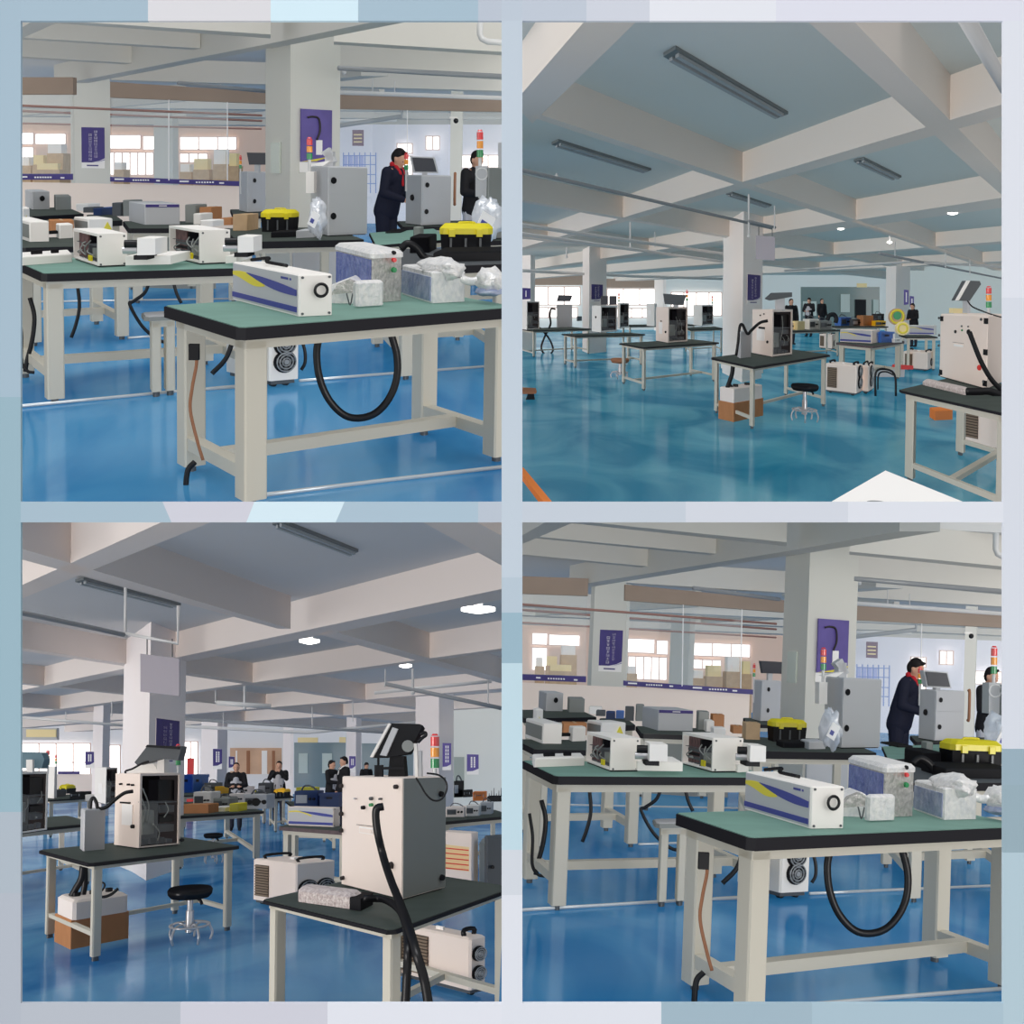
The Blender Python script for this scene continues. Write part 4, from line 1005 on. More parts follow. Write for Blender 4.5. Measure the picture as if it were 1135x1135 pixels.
    part_outline('monitor_stand', M2.t, M2.O, 'grey', [(468, 196), (473, 196), (473, 190), (468, 190)], Y+.5, .2)
    M3 = closed_machine((540, 266), (571, 264), (531, 262), z3, 186, 'grey cabinet cut off by the right edge', key='midgrey')
    Y = M3.O.y
    tower(M3.t, M3.O, 532, 145.5, 175, 7, Y+.3, pole=220)
    part_outline('junction_box', M3.t, M3.O, 'grey', [(527, 218), (540, 218), (540, 184), (527, 184)], Y+.2, .3)
    MB().m('pipe').torus(K.u((534, 193), Y+.1)-M3.O, .06, .008, 'y').build('cable_coil', M3.t)
    part_outline('monitor_post', M3.t, M3.O, 'grey', [(552, 188), (556, 188), (556, 158), (552, 158)], Y+.5, .3)
    M0 = closed_machine((274, 236), (296, 235), (265, 234), z3, 190.5, 'grey cabinet with dark monitor half behind the large column', seam=209, key='grey')
    knob(M0, M0.t, 282, 200, 2.6); knob(M0, M0.t, 282, 223, 2.6); Y = M0.O.y
    part_outline('monitor', M0.t, M0.O, 'screen', [(276, 182.5), (298, 182.5), (298, 169.5), (273.5, 169)], Y+.3, .25)
    part_outline('monitor_stand', M0.t, M0.O, 'grey', [(282, 192), (287, 192), (287, 182), (282, 182)], Y+.5, .2)
    tower(M0.t, M0.O, 266.5, 173, 187, 3, Y+.6, pole=215)
    # bags
    for i, (x, y, rx, rz, lb) in enumerate(((352, 241, .085, .17, 'clear plastic bag with papers leaning on the closed cabinet'), (541, 244, .15, .2, 'clear plastic bag beside the cabinet at the right edge'))):
        Y = (M1 if i == 0 else M3).O.y-.9; O = K.u((x, y), Y); t = thing('plastic_bag', lb, 'bag', O)
        k = 1.0
        mb = MB().m('bag').add([tuple(p) for p in []], []); mb.blob((0, 0, 0), (rx*k, .25, rz*k), .45, 5, seed=i*3+2); mb.build('bag_film', t)
        MB(lambda p: Vector((p.x*.8+p.z*.35, p.y, p.z*.8-p.x*.5))).m('paper').box(-rx*.6, rx*.45, -.28, -.25, -rz*.6, rz*.35).m('blueprint').box(-rx*.4, rx*.05, -.29, -.28, -rz*.4, -.02).build('printed_paper', t)
    # clutter on the right benches
    plain_box((454, 281), (475.5, 280.5), ('d', .03, .4), z3, 263, 'black boxy camera module on the right bench', 'module', 'camera_module', 'black')
    plain_box((458, 262), (466, 262), ('d', .02, .15), z3, 252, 'small steel clamp between the benches', 'clamp', 'bench_clamp', 'midgrey')
    plain_box((480, 291), (560, 289), ('d', .05, .5), z3, 280.5, 'flat black case under the larger toolbox', 'case', 'flat_case', 'black')
    plain_box((427, 259), (444, 258.5), ('d', .02, .5), z3, 257, 'thin black folder on the green bench', 'folder', 'folder', 'black')
    cable([(444, 276), (452, 270), (462, 275), (470, 285), (480, 288)], K.g((462, 285), z3).y-.3, .03, 'dark tangled cable in front of the camera module')
    # people
    person(429, 156, K.g((436, 246), z3).y+1.2, 'worker in navy jacket with red collar bent over a bench', yaw=1.05, bend=.28, head=.5, arms='work', jacket='navycloth', trouser='navycloth', collar='redcloth', vox=.011)
    person(527, 167, K.g((530, 246), z3).y+2.5, 'worker in black jacket half hidden by the right cabinet', yaw=.7, bend=.05, head=.3, arms='work', jacket='blackcloth', trouser='greycloth', vox=.011)
# ------------------------------------------------------------------ upper right view
def gscr(o): return o
def small(x0, x1, y1, y0, z, label, name, key, cat=None, dr=.3, lid=None):
    b = plain_box((x0, y1), (x1, y1-.3), ('d', .02, dr), z, y0, label, cat or name.replace('_', ' '), name, key, lid=lid)
    La, Lb, H = b.La, b.Lb, b.H
    if name in ('bench_device', 'bench_item', 'long_machine'):
        b.mb().m('grey' if key in ('black', 'dkgrey', 'navy') else 'dkgrey').box(La*.08, La*.55, -.01, 0, H*.25, H*.75).build('front_panel', b.t)
        for k in (.68, .85): b.mb().m('black').cyl((La*k, 0, H*.5), (La*k, -.03, H*.5), min(La*.06, H*.2), n=12).build('dial', b.t)
        b.mb().m('dkgrey').tube([(La*.15, Lb*.5, H), (La*.3, Lb*.5, H+H*.3), (La*.6, Lb*.5, H+H*.25), (La*.9, Lb*.4, H*.95)], H*.05, 6).build('cable', b.t)
    elif name in ('plastic_crate', 'parts_crate', 'parts_tray'):
        b.mb().m(key).box(-La*.03, La*1.03, -.02, Lb+.02, H*.86, H*1.02).build('rim', b.t); b.mb().m('dark').box(La*.35, La*.65, -.008, 0, H*.6, H*.75).build('hand_hole', b.t)
    elif name == 'flat_case':
        b.mb().m('dkgrey').tube([(La*.35, -.005, H*.6), (La*.37, -.04, H*.6), (La*.63, -.04, H*.6), (La*.65, -.005, H*.6)], .008, 6, 2).build('handle', b.t)
        b.mb().m('grey').box(La*.15, La*.2, -.008, 0, H*.4, H*.7).box(La*.8, La*.85, -.008, 0, H*.4, H*.7).build('latch', b.t)
    elif name == 'tool_row':
        for k in range(6): b.mb().m('black').cyl((La*(.08+.17*k), Lb*.5, H), (La*(.08+.17*k), Lb*.5, H*(1.5+.5*(k % 3))), La*.03, La*.015, 8).build('tool', b.t)
    return b
def monitor_back(t, O, pts, side, Y, key='dkgrey', stand=None, dY=.3):
    """monitor seen from behind or from the side: outline, lit edge strip, stand"""
    part_outline('monitor', t, O, key, pts, Y, dY)
    if side: part_outline('monitor_edge', t, O, 'white', side, Y-.05, .1)
    if stand: part_outline('monitor_stand', t, O, 'grey', [(stand[0], stand[3]), (stand[1], stand[3]), (stand[1], stand[2]), (stand[0], stand[2])], Y+.1, .2)

def room_b():
    global K
    K = RB
    HB, HS = 2.95, 3.30
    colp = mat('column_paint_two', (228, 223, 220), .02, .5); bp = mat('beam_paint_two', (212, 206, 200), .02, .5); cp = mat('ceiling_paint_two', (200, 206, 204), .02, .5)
    MATS['colpaint'] = colp
    sky = MATS['sky']
    YF = 132
    fl = floor_mat('teal_epoxy_floor', (22, 112, 144), (76, 152, 174), .24, .1)
    slab('floor', fl, -.012, 0, 569, 1190, K.g((845, 563)).y, YF, 400)
    slab('ceiling', cp, HS, HS+.1, 569, 1190, K.g((845, 12), HS).y, YF, 200)
    wallpiece('wall_back', mat('far_wall_pale', (206, 214, 216), .02, .6), 569, 1190, 0, 0, YF, .2, 0, HS)
    VL = (335, 345); VR = (1245, 338)
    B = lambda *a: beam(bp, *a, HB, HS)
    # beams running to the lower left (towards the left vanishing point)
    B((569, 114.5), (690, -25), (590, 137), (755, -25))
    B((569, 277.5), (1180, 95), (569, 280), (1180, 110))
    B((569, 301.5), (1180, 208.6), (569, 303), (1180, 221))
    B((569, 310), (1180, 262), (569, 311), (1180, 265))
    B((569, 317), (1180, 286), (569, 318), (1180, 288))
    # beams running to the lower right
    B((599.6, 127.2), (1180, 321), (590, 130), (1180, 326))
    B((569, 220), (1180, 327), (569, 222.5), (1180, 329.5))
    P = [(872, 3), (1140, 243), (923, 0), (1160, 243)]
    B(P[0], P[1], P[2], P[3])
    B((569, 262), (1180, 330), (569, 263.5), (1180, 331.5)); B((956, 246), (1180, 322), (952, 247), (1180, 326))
    # columns
    mc = column((822.5, 424), (844, 419), (800.5, 413), HS); cl = column((653, 392), (672, 390), (645.5, 389), HS)
    c0 = column((588, 384), (593, 383.5), (574, 383), HS); c3 = column((735, 367), (738, 367), (725, 366), HS)
    c4 = column((992, 383), (1007.5, 381), (981, 381), HS); c5 = column((928, 365), (931, 365), (917.5, 364.5), HS)
    # far left windows with louvres, and the far right pale wall
    w = 130
    for i, (xa, xb, ya, yb, cs) in enumerate(((590, 643, 318, 338, 3), (673, 727, 320, 338, 3), (592, 640, 341, 352, 3), (676, 724, 342, 352, 4), (744, 800, 324, 350, 4))):
        window_unit(w+i, xa, xb, ya, yb, YF-.2, cs, 1, fkey='winframe')
    wallpiece('trim_21', mat('louvre_brown', (150, 134, 122), .03, .5), 590, 646, 305, 316, YF-.5, .1); wallpiece('trim_22', MATS['louvre_brown'], 672, 727, 309, 319, YF-.5, .1)
    wallpiece('wall_right', mat('pale_right_wall', (196, 206, 206), .02, .6), 1008, 1190, 0, 0, 92, .2, 0, HS)
    wallpiece('wall_office', mat('dark_office_glass', (96, 116, 116), .25, .1), 888, 975, 318, 372, 120, .2, z0=0)
    wallpiece('door_1', mat('dark_doorway', (26, 26, 30), .02), 948, 960, 332, 352, 119.8, .1)
    wallpiece('trim_23', 'label', 950, 961, 314, 318.5, 100, .1)
    for i, (xa, xb, ya, yb) in enumerate(((890, 905, 334, 350), (932, 942, 326, 346), (968, 974, 332, 350))): wallpiece('trim_%d' % (24+i), mat('pale_reflection_panel', (172, 186, 184), .1, .3), xa, xb, ya, yb, 119.7, .05)  # pale plates painted as reflections in the office glass
    # luminaires
    fixture((742, 54), (867, 125.5), HS, 'long twin tube ceiling luminaire nearest the viewer, unlit', w=.1)
    fixture((615, 155.5), (718, 187.5), HS, 'twin tube luminaire near the left edge of the ceiling', w=.11)
    fixture((952, 175), (994, 195.5), HS, 'short looking twin tube luminaire in the right ceiling bay', w=.1)
    fixture((808, 213), (852, 227), HS, 'twin tube luminaire above the hanging grey panel', w=.1)
    for x, y, r, lb in ((932, 252, .06, 'small lit round lamp left of the crossing beams'), (1056, 234.5, .075, 'small lit round lamp at the right under the beam'), (986, 267.5, .055, 'smallest lit round lamp further back')):
        O = K.g((x, y), HB+.02); t = thing('ceiling_lamp', lb, 'ceiling lamp', O)
        MB(lambda p: Vector((p.x, p.y*2, p.z))).m('lampon').lathe((0, 0, 0), [(r*.3, -.05), (r, -.035), (r, 0)], 16).build('lamp_diffuser', t); MB().m('white').cyl((0, 0, 0), (0, 0, .3), .02).build('lamp_stem', t)
    # pipes
    pipe([(569, 186.5), (700, 217), (855, 253)], 2.78, .022, 'long grey conduit crossing the left ceiling bays', 'pipegrey')
    pipe([(569, 248), (650, 260), (800, 281)], 2.6, .03, 'white pipe below the left ceiling', 'pipe')
    pipe([(569, 258), (800, 290)], 2.5, .03, 'second white pipe below the left ceiling', 'pipe')
    pipe([(1068, 15), (1118, 103)], 2.9, .045, 'white pipe at the upper right ceiling corner', 'pipe')
    pipe([(830, 245), (859, 252)], 2.78, .022, 'short conduit above the hanging grey panel', 'pipegrey')
    pipe([(975, 281), (1112, 309)], 2.5, .03, 'grey pipe below the right ceiling', 'pipegrey'); pipe([(870, 300), (1010, 290), (1112, 296)], 2.5, .03, 'thin pipe in front of the right beams', 'pipe')
    pipe([(579, 300), (700, 306), (800, 309)], 2.5, .05, 'far white pipe over the left windows', 'pipe')
    for x, a, b, Y in ((617, 157, 196, 30), (698.5, 246, 274, 45), (726, 257, 273, 50), (830, 215, 262, 34), (858.5, 228, 253, 34), (628, 274, 285, 50), (992, 268, 283, 45), (1048, 280, 296, 50), (1075, 288, 304, 50), (812, 290, 302, 60)):
        hanger(x, a, b, Y, .035 if x < 700 or x == 830 else .02, group='ceiling pipe hanger rods')
    O = K.u((848, 288), mc.O.y-.6); t = thing('hanging_sign', 'blank grey square panel hanging in front of the main column', 'panel', O)
    part_outline('panel_board', t, O, 'hangpanel', [(838, 287), (859, 289), (859, 262.5), (838, 261)], mc.O.y-.6, .05)
    for x in (841, 856): MB().m('dkgrey').cyl(K.u((x, 262), mc.O.y-.57)-O, K.u((x, 250), mc.O.y-.57)-O, .008).build('hanging_wire', t)
    # posters
    poster(mc, 'violet poster with white lettering on the main column', (826.8, 304), (841, 333), 'u')
    poster(cl, 'small violet poster on the second column from the left', (655, 315), (667.5, 332), 'u')
    O = K.u((583, 332), c0.O.y-1.5); t = thing('poster', 'small violet poster cut by the left edge', 'poster', O); part_outline('printed_panel', t, O, 'purple', [(578, 332), (588, 331.5), (588, 319.5), (578, 319)], c0.O.y-1.5, .03); part_outline('lettering', t, O, 'paper', [(582.5, 329), (583.5, 329), (583.5, 322), (582.5, 322)], c0.O.y-1.53, .02)
    for i, (xa, xb, ya, yb, lb) in enumerate(((1002, 1007, 321, 338, 'narrow violet poster on the white column at the right'), (1008.5, 1013, 328, 340, 'narrow violet poster on the pale right wall'), (920.5, 926, 329, 338, 'small framed notice on the slim white column'))):
        Y = (c4.O.y-.2, 91.5, c5.O.y-.2)[i]; O = K.u((xa, yb), Y); t = thing('poster', lb, 'poster', O)
        part_outline('printed_panel', t, O, 'purple2' if i < 2 else 'midgrey', [(xa, yb), (xb, yb-.6), (xb, ya+.6), (xa, ya)], Y, .03)
        part_outline('lettering', t, O, 'paper', [(xa+(xb-xa)*.4, yb-3), (xa+(xb-xa)*.65, yb-3), (xa+(xb-xa)*.65, ya+3), (xa+(xb-xa)*.4, ya+3)], Y-.03, .02)
    # tables
    z = .77
    kw = dict(th=.03, leg=.06, inset=.05, low=.13, apron=.035)
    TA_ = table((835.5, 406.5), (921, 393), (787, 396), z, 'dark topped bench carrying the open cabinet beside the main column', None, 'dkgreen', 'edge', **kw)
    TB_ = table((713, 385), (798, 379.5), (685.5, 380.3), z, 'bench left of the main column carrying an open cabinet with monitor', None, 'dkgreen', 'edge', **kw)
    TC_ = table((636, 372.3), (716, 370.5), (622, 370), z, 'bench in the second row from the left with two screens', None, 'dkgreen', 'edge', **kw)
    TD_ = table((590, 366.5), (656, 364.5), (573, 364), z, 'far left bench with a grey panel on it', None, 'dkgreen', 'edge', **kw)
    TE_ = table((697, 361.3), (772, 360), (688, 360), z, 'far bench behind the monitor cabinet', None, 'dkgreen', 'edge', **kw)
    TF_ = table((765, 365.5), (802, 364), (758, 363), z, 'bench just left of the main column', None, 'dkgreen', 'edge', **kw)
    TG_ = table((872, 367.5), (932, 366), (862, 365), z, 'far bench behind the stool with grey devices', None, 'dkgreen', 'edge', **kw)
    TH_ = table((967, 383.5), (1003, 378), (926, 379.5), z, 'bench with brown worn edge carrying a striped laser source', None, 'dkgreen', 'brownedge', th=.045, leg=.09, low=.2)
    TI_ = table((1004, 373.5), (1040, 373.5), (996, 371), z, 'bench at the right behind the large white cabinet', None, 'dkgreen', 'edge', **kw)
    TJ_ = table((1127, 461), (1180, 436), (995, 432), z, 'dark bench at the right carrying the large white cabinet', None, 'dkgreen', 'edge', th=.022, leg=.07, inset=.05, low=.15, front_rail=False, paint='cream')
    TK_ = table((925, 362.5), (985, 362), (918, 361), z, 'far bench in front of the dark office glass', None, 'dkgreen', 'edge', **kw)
    # machines
    def screws(fr, t, pts): 
        for p in pts: knob(fr, t, p[0], p[1], p[2], p[3], 'port', p[4] if len(p) > 4 else 'black')
    MC = open_machine((856, 396.5), (878, 393.7), (833.5, 392), z, 343.5, 'open cabinet full of electronics on the bench beside the main column', keyL='pink', seed=2)
    t = MC.t; Y = MC.O.y
    screws(MC, t, [(851, 379, 1.6, 'v'), (843, 349.5, .8, 'v'), (847, 348, .8, 'v')])
    plate(MC, t, (839, 364), (848, 378), 'v', 'paper', 'taped_paper'); plate(MC, t, (841, 362), (848, 365), 'v', 'black', 'slot')
    monitor_back(t, MC.O, [(850, 331), (857, 324.5), (878, 324), (878, 329), (855, 333)], None, Y+.6, stand=(861, 870, 329, 344))
    cable([(851, 355.5), (842, 358), (833, 366), (829, 370), (826, 366), (823, 360), (820, 362), (818, 380), (816, 394)], Y-.3, 1.6/F*Y, 'hose', 'laser_hose', parent=t, O=MC.O)
    sb = plain_box((820.5, 397.5), (832.5, 396), (817, 395.5), z, 368, 'small grey box standing beside the open cabinet', 'box', 'water_box', 'grey')
    MA3 = open_machine((740.6, 380.7), (762, 379), (727, 378.3), z, 340.5, 'open cabinet with monitor and red signal tower left of column', keyL='pink', seed=3)
    screws(MA3, MA3.t, [(738, 368, 1.3, 'v'), (733, 356, .8, 'v')]); plate(MA3, MA3.t, (730.5, 357), (734.5, 370), 'v', 'paper', 'taped_paper')
    Y = MA3.O.y; monitor_back(MA3.t, MA3.O, [(738, 337), (757, 338.5), (761, 327), (736, 325.5)], None, Y+.5, 'dkgrey', stand=(747, 752, 336, 341)); tower(MA3.t, MA3.O, 761.5, 322, 334, 2.4, Y+.6, pole=342)
    MA1 = open_machine((666, 369), (684, 367.5), (656, 367.7), z, 339, 'open cabinet under two screens on the second row bench', keyL='white', seed=4)
    Y = MA1.O.y
    for xx in ((666, 674), (675.5, 683.5)): part_outline('monitor', MA1.t, MA1.O, 'screen', [(xx[0], 338), (xx[1], 337.5), (xx[1], 328), (xx[0], 328)], Y+.4, .1)
    screws(MA1, MA1.t, [(660.5, 351.5, 1.3, 'v')])
    MA2 = open_machine((687, 364), (697, 363), (684.5, 363.3), z, 336, 'open cabinet right behind the two screens', keyL='white', seed=5); 
    tower(MA2.t, MA2.O, 686, 325, 335, 1.8, MA2.O.y+.5, pole=338)
    MA4 = closed_machine((725, 362), (728, 361.8), (716.5, 361.5), z, 336.5, 'pale closed cabinet between the open cabinets at the left', key='white'); plate(MA4, MA4.t, (718.5, 344), (721, 350), 'v', 'paper', 'paper_label')
    MA5 = open_machine((778, 361.5), (790.5, 360.5), (768.5, 360.5), z, 338, 'small open cabinet just left of the main column', keyL='white', seed=6); tower(MA5.t, MA5.O, 789.5, 328, 337, 1.6, MA5.O.y+.3, pole=340)
    MA0 = open_machine((584, 366), (598, 365), (572, 365), z, 334, 'open cabinet cut by the left edge', keyL='white', seed=7)
    plain_box((576, 389), (594, 388), ('d', .03, .4), 0, 356, 'pale machine base at the left edge under the bench', 'machine base', 'machine_base', 'white')
    gp = plain_box((617, 363), (634, 362.5), ('d', .02, .1), z, 337.5, 'flat grey upright panel on the far left bench', 'panel', 'upright_panel', 'grey')
    part_outline('tilted_screen', gp.t, gp.O, 'screen', [(617, 334), (632, 334), (634.5, 327.5), (619, 327)], gp.O.y, .1)
    cable([(616, 343), (611, 342.5), (609.5, 350), (610, 360), (603, 375), (600, 385), (603, 392), (609, 393), (613, 387), (609, 376), (601, 366), (596, 362)], gp.O.y-3, .03, 'black hose looping down from the far left bench', 'laser_hose', cat='hose')
    for i, (x, y, h, lb) in enumerate(((640, 356, 5, 'small dark tool on the second left bench'), (648, 355, 9, 'small dark bottle on the second left bench'))): small(x, x+5, y, y-h, z, lb, 'small_tool', 'dkgrey')
    # the large white cabinet at the right
    MD = closed_machine((1093.5, 432.5), (1120, 421), (1041, 418), z, 350, 'large white closed cabinet on the right bench', key='pink', corners=True)
    t = MD.t; Y = MD.O.y
    # the broad face is the left one here
    screws(MD, t, [(1060, 367.5, 2, 'v'), (1067, 361.5, 1.2, 'v', 'dkgrey'), (1067.5, 366, 1.2, 'v', 'lgreen'), (1074, 362, 1.1, 'v', 'dkgrey'), (1086, 407.5, 3.2, 'v', 'labelred'), (1074.5, 368, 3.2, 'v')])
    plate(MD, t, (1057, 379), (1070, 381), 'v', 'dkgrey', 'slot_rim'); plate(MD, t, (1058.5, 381), (1069, 385), 'v', 'paper', 'card_slot')
    for (x, y) in ((1039.5, 352.5), (1087, 354), (1040, 371.5), (1040, 383), (1041.5, 415), (1090.5, 423)): knob(MD, t, x, y, 1.7, 'v', 'door_catch', 'dkgrey')
    monitor_back(t, MD.O, [(1062, 333), (1075, 333.5), (1087.5, 315), (1086, 311.5), (1074, 311)], [(1061, 333), (1063, 333), (1075.5, 311), (1073.5, 311)], Y+.5, 'dkgrey', stand=(1072, 1075.5, 333, 347))
    part_outline('sticker_box', t, MD.O, 'label', [(1057, 347), (1072, 347.5), (1072, 342), (1057, 341.5)], Y+.8, .2)
    tower(t, MD.O, 1096, 318.5, 341.5, 6.2, Y+1.2, pole=349)
    cable([(1072, 333), (1078, 340), (1092, 346), (1104, 350), (1112, 352)], Y+.6, .006, 'cable', 'monitor_cable', parent=t, O=MD.O)
    cable([(1074.5, 368), (1079, 380), (1088, 402), (1100, 422), (1118, 440)], Y-.6, 2.6/F*Y, 'hose', 'laser_hose', parent=t, O=MD.O)
    cable([(1071, 434), (1085, 434), (1098, 434), (1118, 442)], Y-1.2, .03, 'black cable pair leaving the bubble wrapped bar', cat='cable')
    bw = plain_box((1071, 439), (1076, 436.5), (1022, 427), z, 432.5, 'bubble wrapped bar lying in front of the white cabinet', 'wrapped bar', 'wrapped_bar', 'bubble', bevel=.03)
    # chillers
    chiller((949, 439.5), (956, 436), (914.5, 435), 0, 405.5, 'white water chiller with a brown grille under the striped laser bench', fans='u', nf=2)
    chiller((962, 437.5), (968.5, 433), (955, 436), 0, 406, 'second white chiller right behind the grille chiller', fans='u', nf=2, grille=False)
    chiller((1028, 412), (1036, 409), (1001, 409.5), 0, 391, 'white chiller below the bench behind the white cabinet', fans='u', nf=1)
    chiller((922, 388), (928, 387), (908, 386.5), 0, 371, 'far white chiller behind the stool', fans='u', nf=1)
    chiller((1108, 503), (1130, 495), (1061, 492), 0, 448, 'large white chiller with grille beneath the right bench', fans='u', nf=2, gw=(.5, .96))
    plain_box((822.5, 418.5), (846, 413.5), (799, 408), .06, 405, 'white boxed plinth around the foot of the main column', 'plinth', 'column_plinth', 'white')
    # boxes under the bench
    plain_box((813, 467.8), (846, 460.5), (796, 463.8), 0, 447, 'brown cardboard carton under the bench beside the main column', 'carton', 'cardboard_carton', 'card')
    zc = K.zat(813, 447, K.g((813, 467.8)).y); pb = plain_box((813, 447), (845, 441.5), (797.5, 444), zc, 431.5, 'white plastic tank standing on the brown carton', 'tank', 'plastic_tank', 'foam')
    pb.mb().m('black').cyl((pb.La*.3, pb.Lb*.5, pb.H), (pb.La*.3, pb.Lb*.5, pb.H+.03), .03).cyl((pb.La*.7, pb.Lb*.5, pb.H), (pb.La*.7, pb.Lb*.5, pb.H+.03), .03).build('screw_cap', pb.t)
    cable([(812.5, 405), (811, 416), (806, 430)], pb.O.y+.5, .028, 'black hose running from bench down to the white tank', 'tank_hose', cat='hose'); cable([(811, 414), (808, 424), (812, 430)], pb.O.y+.7, .02, 'second thinner black hose at the white tank', 'tank_hose', cat='hose')
    plain_box((1036, 466), (1056, 465), (1030, 462), 0, 455, 'orange wooden pallet block under the right bench', 'block', 'pallet_block', 'orange')
    stool(891.5, 427, 27.5, 468, 'black swivel stool with chrome ring in front of the bench'); stool(687, 398, 20, 420, 'small brown topped swivel stool by the left benches', key='wood')
    # low table at left edge
    t = thing('low_trolley', 'low dark trolley cut by the left edge', 'trolley', K.g((584, 443)))
    O = K.g((584, 443)); part_outline('trolley_top', t, O, 'wood', [(570, 437), (594, 436.5), (595, 434), (570, 433)], O.y, 1.5); part_outline('trolley_foot', t, O, 'black', [(583, 443), (593, 443), (592, 437), (585, 437)], O.y, .2)
    # items on benches
    D = striped_unit((966, 380.8), (975, 379.5), (931, 379), z, 366.5, 'white striped laser source on the brown edged bench', logo=False, key='pink')
    D = striped_unit((1035.5, 371.5), (1038, 371), (1007.5, 371), z, 361, 'white striped laser source behind the large cabinet', logo=False, key='white')
    it = [(870, 880, 366, 358, 'foam', 'pale box under the seated worker'), (884, 892, 366, 356.5, 'label', 'pale yellow carton on the far middle bench'), (897, 908, 365.5, 354, 'white', 'white device on the far middle bench'), (909, 922, 365.5, 355.5, 'midgrey', 'dark grey device under the curved hose'), (932, 943, 361.5, 352, 'blue', 'blue bin on the far office bench'), (945, 955, 361.5, 354, 'dkgrey', 'dark device right of the blue bin'), (957, 968, 361.5, 350, 'card', 'brown carton on the far office bench'), (970, 982, 361.5, 356, 'yellow2', 'yellow bag on the far office bench'), (972, 980, 356, 348, 'dark', 'dark case behind the yellow bag')]
    for (x0, x1, y1, y0, k, lb) in it: small(x0, x1, y1, y0, z, lb, 'bench_item' if k not in ('card', 'label') else 'cardboard_box', k, 'box')
    cable([(917, 355), (919, 350), (924, 348.5), (927, 353), (926, 358)], TG_.O.y, .06, 'black curved hose on the far dark grey device', 'laser_hose', cat='hose')
    small(991, 1000, 380, 376, z, 'small white tray on the brown edged bench', 'parts_tray', 'white'); small(976, 990, 380, 368.5, z, 'blue and grey parts crate behind the striped source', 'parts_crate', 'blue')
    t = thing('wire_reel', 'round green and yellow wire reel on the far right bench', 'reel', K.u((994, 351), TH_.O.y+4))
    MB().m('card2').cyl((0, -.05, 0), (0, .05, 0), .165, .165, 22).build('reel_disc', t); MB().m('lgreen').cyl((0, -.08, .02), (0, -.05, .02), .08, .08, 16).build('reel_core', t); MB().m('yellow').torus((0, -.06, 0), .125, .018, 'y').build('wound_wire', t)
    t = thing('wire_reel', 'smaller pale yellow reel below the green reel', 'reel', K.u((1000, 364), TH_.O.y+2))
    MB().m('label').cyl((0, -.05, 0), (0, .05, 0), .13, .13, 22).build('reel_disc', t); MB().m('swoosh').torus((0, -.06, 0), .085, .018, 'y').build('wound_wire', t)
    # chair and red board
    O = K.g((980, 441)); t = thing('chair', 'black tubular chair frame in front of the chillers', 'chair', O); Y = O.y
    u = lambda x, y, d=0: K.u((x, y), Y+d)-O
    MB().m('rubber').tube([u(970.5, 439), u(970, 420), u(972, 411), u(980, 409), u(989, 412), u(992.5, 420), u(993, 439)], .018, 8).build('chair_frame', t)
    MB().m('rubber').tube([u(973, 432, 2), u(974, 415, 2), u(982, 412, 2), u(991, 416, 2)], .013, 8).build('back_frame', t)
    O = K.g((1003, 418)); t = thing('red_board', 'narrow red board resting on a grey block right of the chair', 'board', O)
    part_outline('board', t, O, 'red', [(992, 409.5), (1012, 409.5), (1012.5, 405.5), (994, 404.5)], O.y, .5); part_outline('grey_block', t, O, 'grey', [(975, 420), (1002, 421), (1003, 409.5), (975, 409)], O.y+.1, 1)
    # white sheet corner and orange bar at the bottom
    fr = Fr((985, 640), (1190, 575), (860, 589), z=1.05, pl=1.05); 
    P = [K.g(p, .77) for p in ((911, 562), (981.5, 521.5), (1082, 562))]; O = P[1].copy(); t = thing('white_cabinet_top', 'white cabinet top corner with small grey latch at the bottom edge', 'cabinet', O)
    MB().m('paper').add([p-O for p in P]+[p-O-Vector((0, 0, .03)) for p in P], [(0, 1, 2), (3, 5, 4), (0, 3, 4, 1), (1, 4, 5, 2), (2, 5, 3, 0)], raw=True).build('top_panel', t)
    q = K.g((972, 560), .772)-O; MB(lambda p: Vector((p.x, p.y*2.5, p.z))+q).m('midgrey').cyl((0, 0, 0), (0, 0, .01), .035, .035, 18).build('latch', t)
    P = [K.g(p, .3) for p in ((574, 520), (580, 518), (616, 561), (606, 561))]; O = P[0].copy()
    t = thing('wooden_bar', 'orange brown wooden bar at the lower left corner', 'bar', O); MB().m('orange').add([p-O for p in P]+[p-O-Vector((0, 0, .04)) for p in P], [(0, 1, 2, 3), (7, 6, 5, 4), (0, 4, 5, 1), (1, 5, 6, 2), (2, 6, 7, 3), (3, 7, 4, 0)], raw=True).build('bar_body', t)
    # people
    person(897, 330, 103, 'worker in black jacket standing beyond the main column', yaw=-.5, arms='work', head=.4, jacket='blackcloth', trouser='darktrouser', panel='greycloth', vox=.02)
    person(877, 331, 82, 'worker hidden behind the open cabinet on the main bench', yaw=.3, arms='down', head=.1, jacket='blackcloth', vox=.02)
    person(1013.5, 336, 78, 'dark dressed worker leaning at the white right column', yaw=-.9, bend=.15, arms='work', head=.3, jacket='blackcloth', vox=.02)
    person(911, 331, 114, 'distant worker beside the slim white column', yaw=.5, arms='down', jacket='blackcloth', vox=.022)

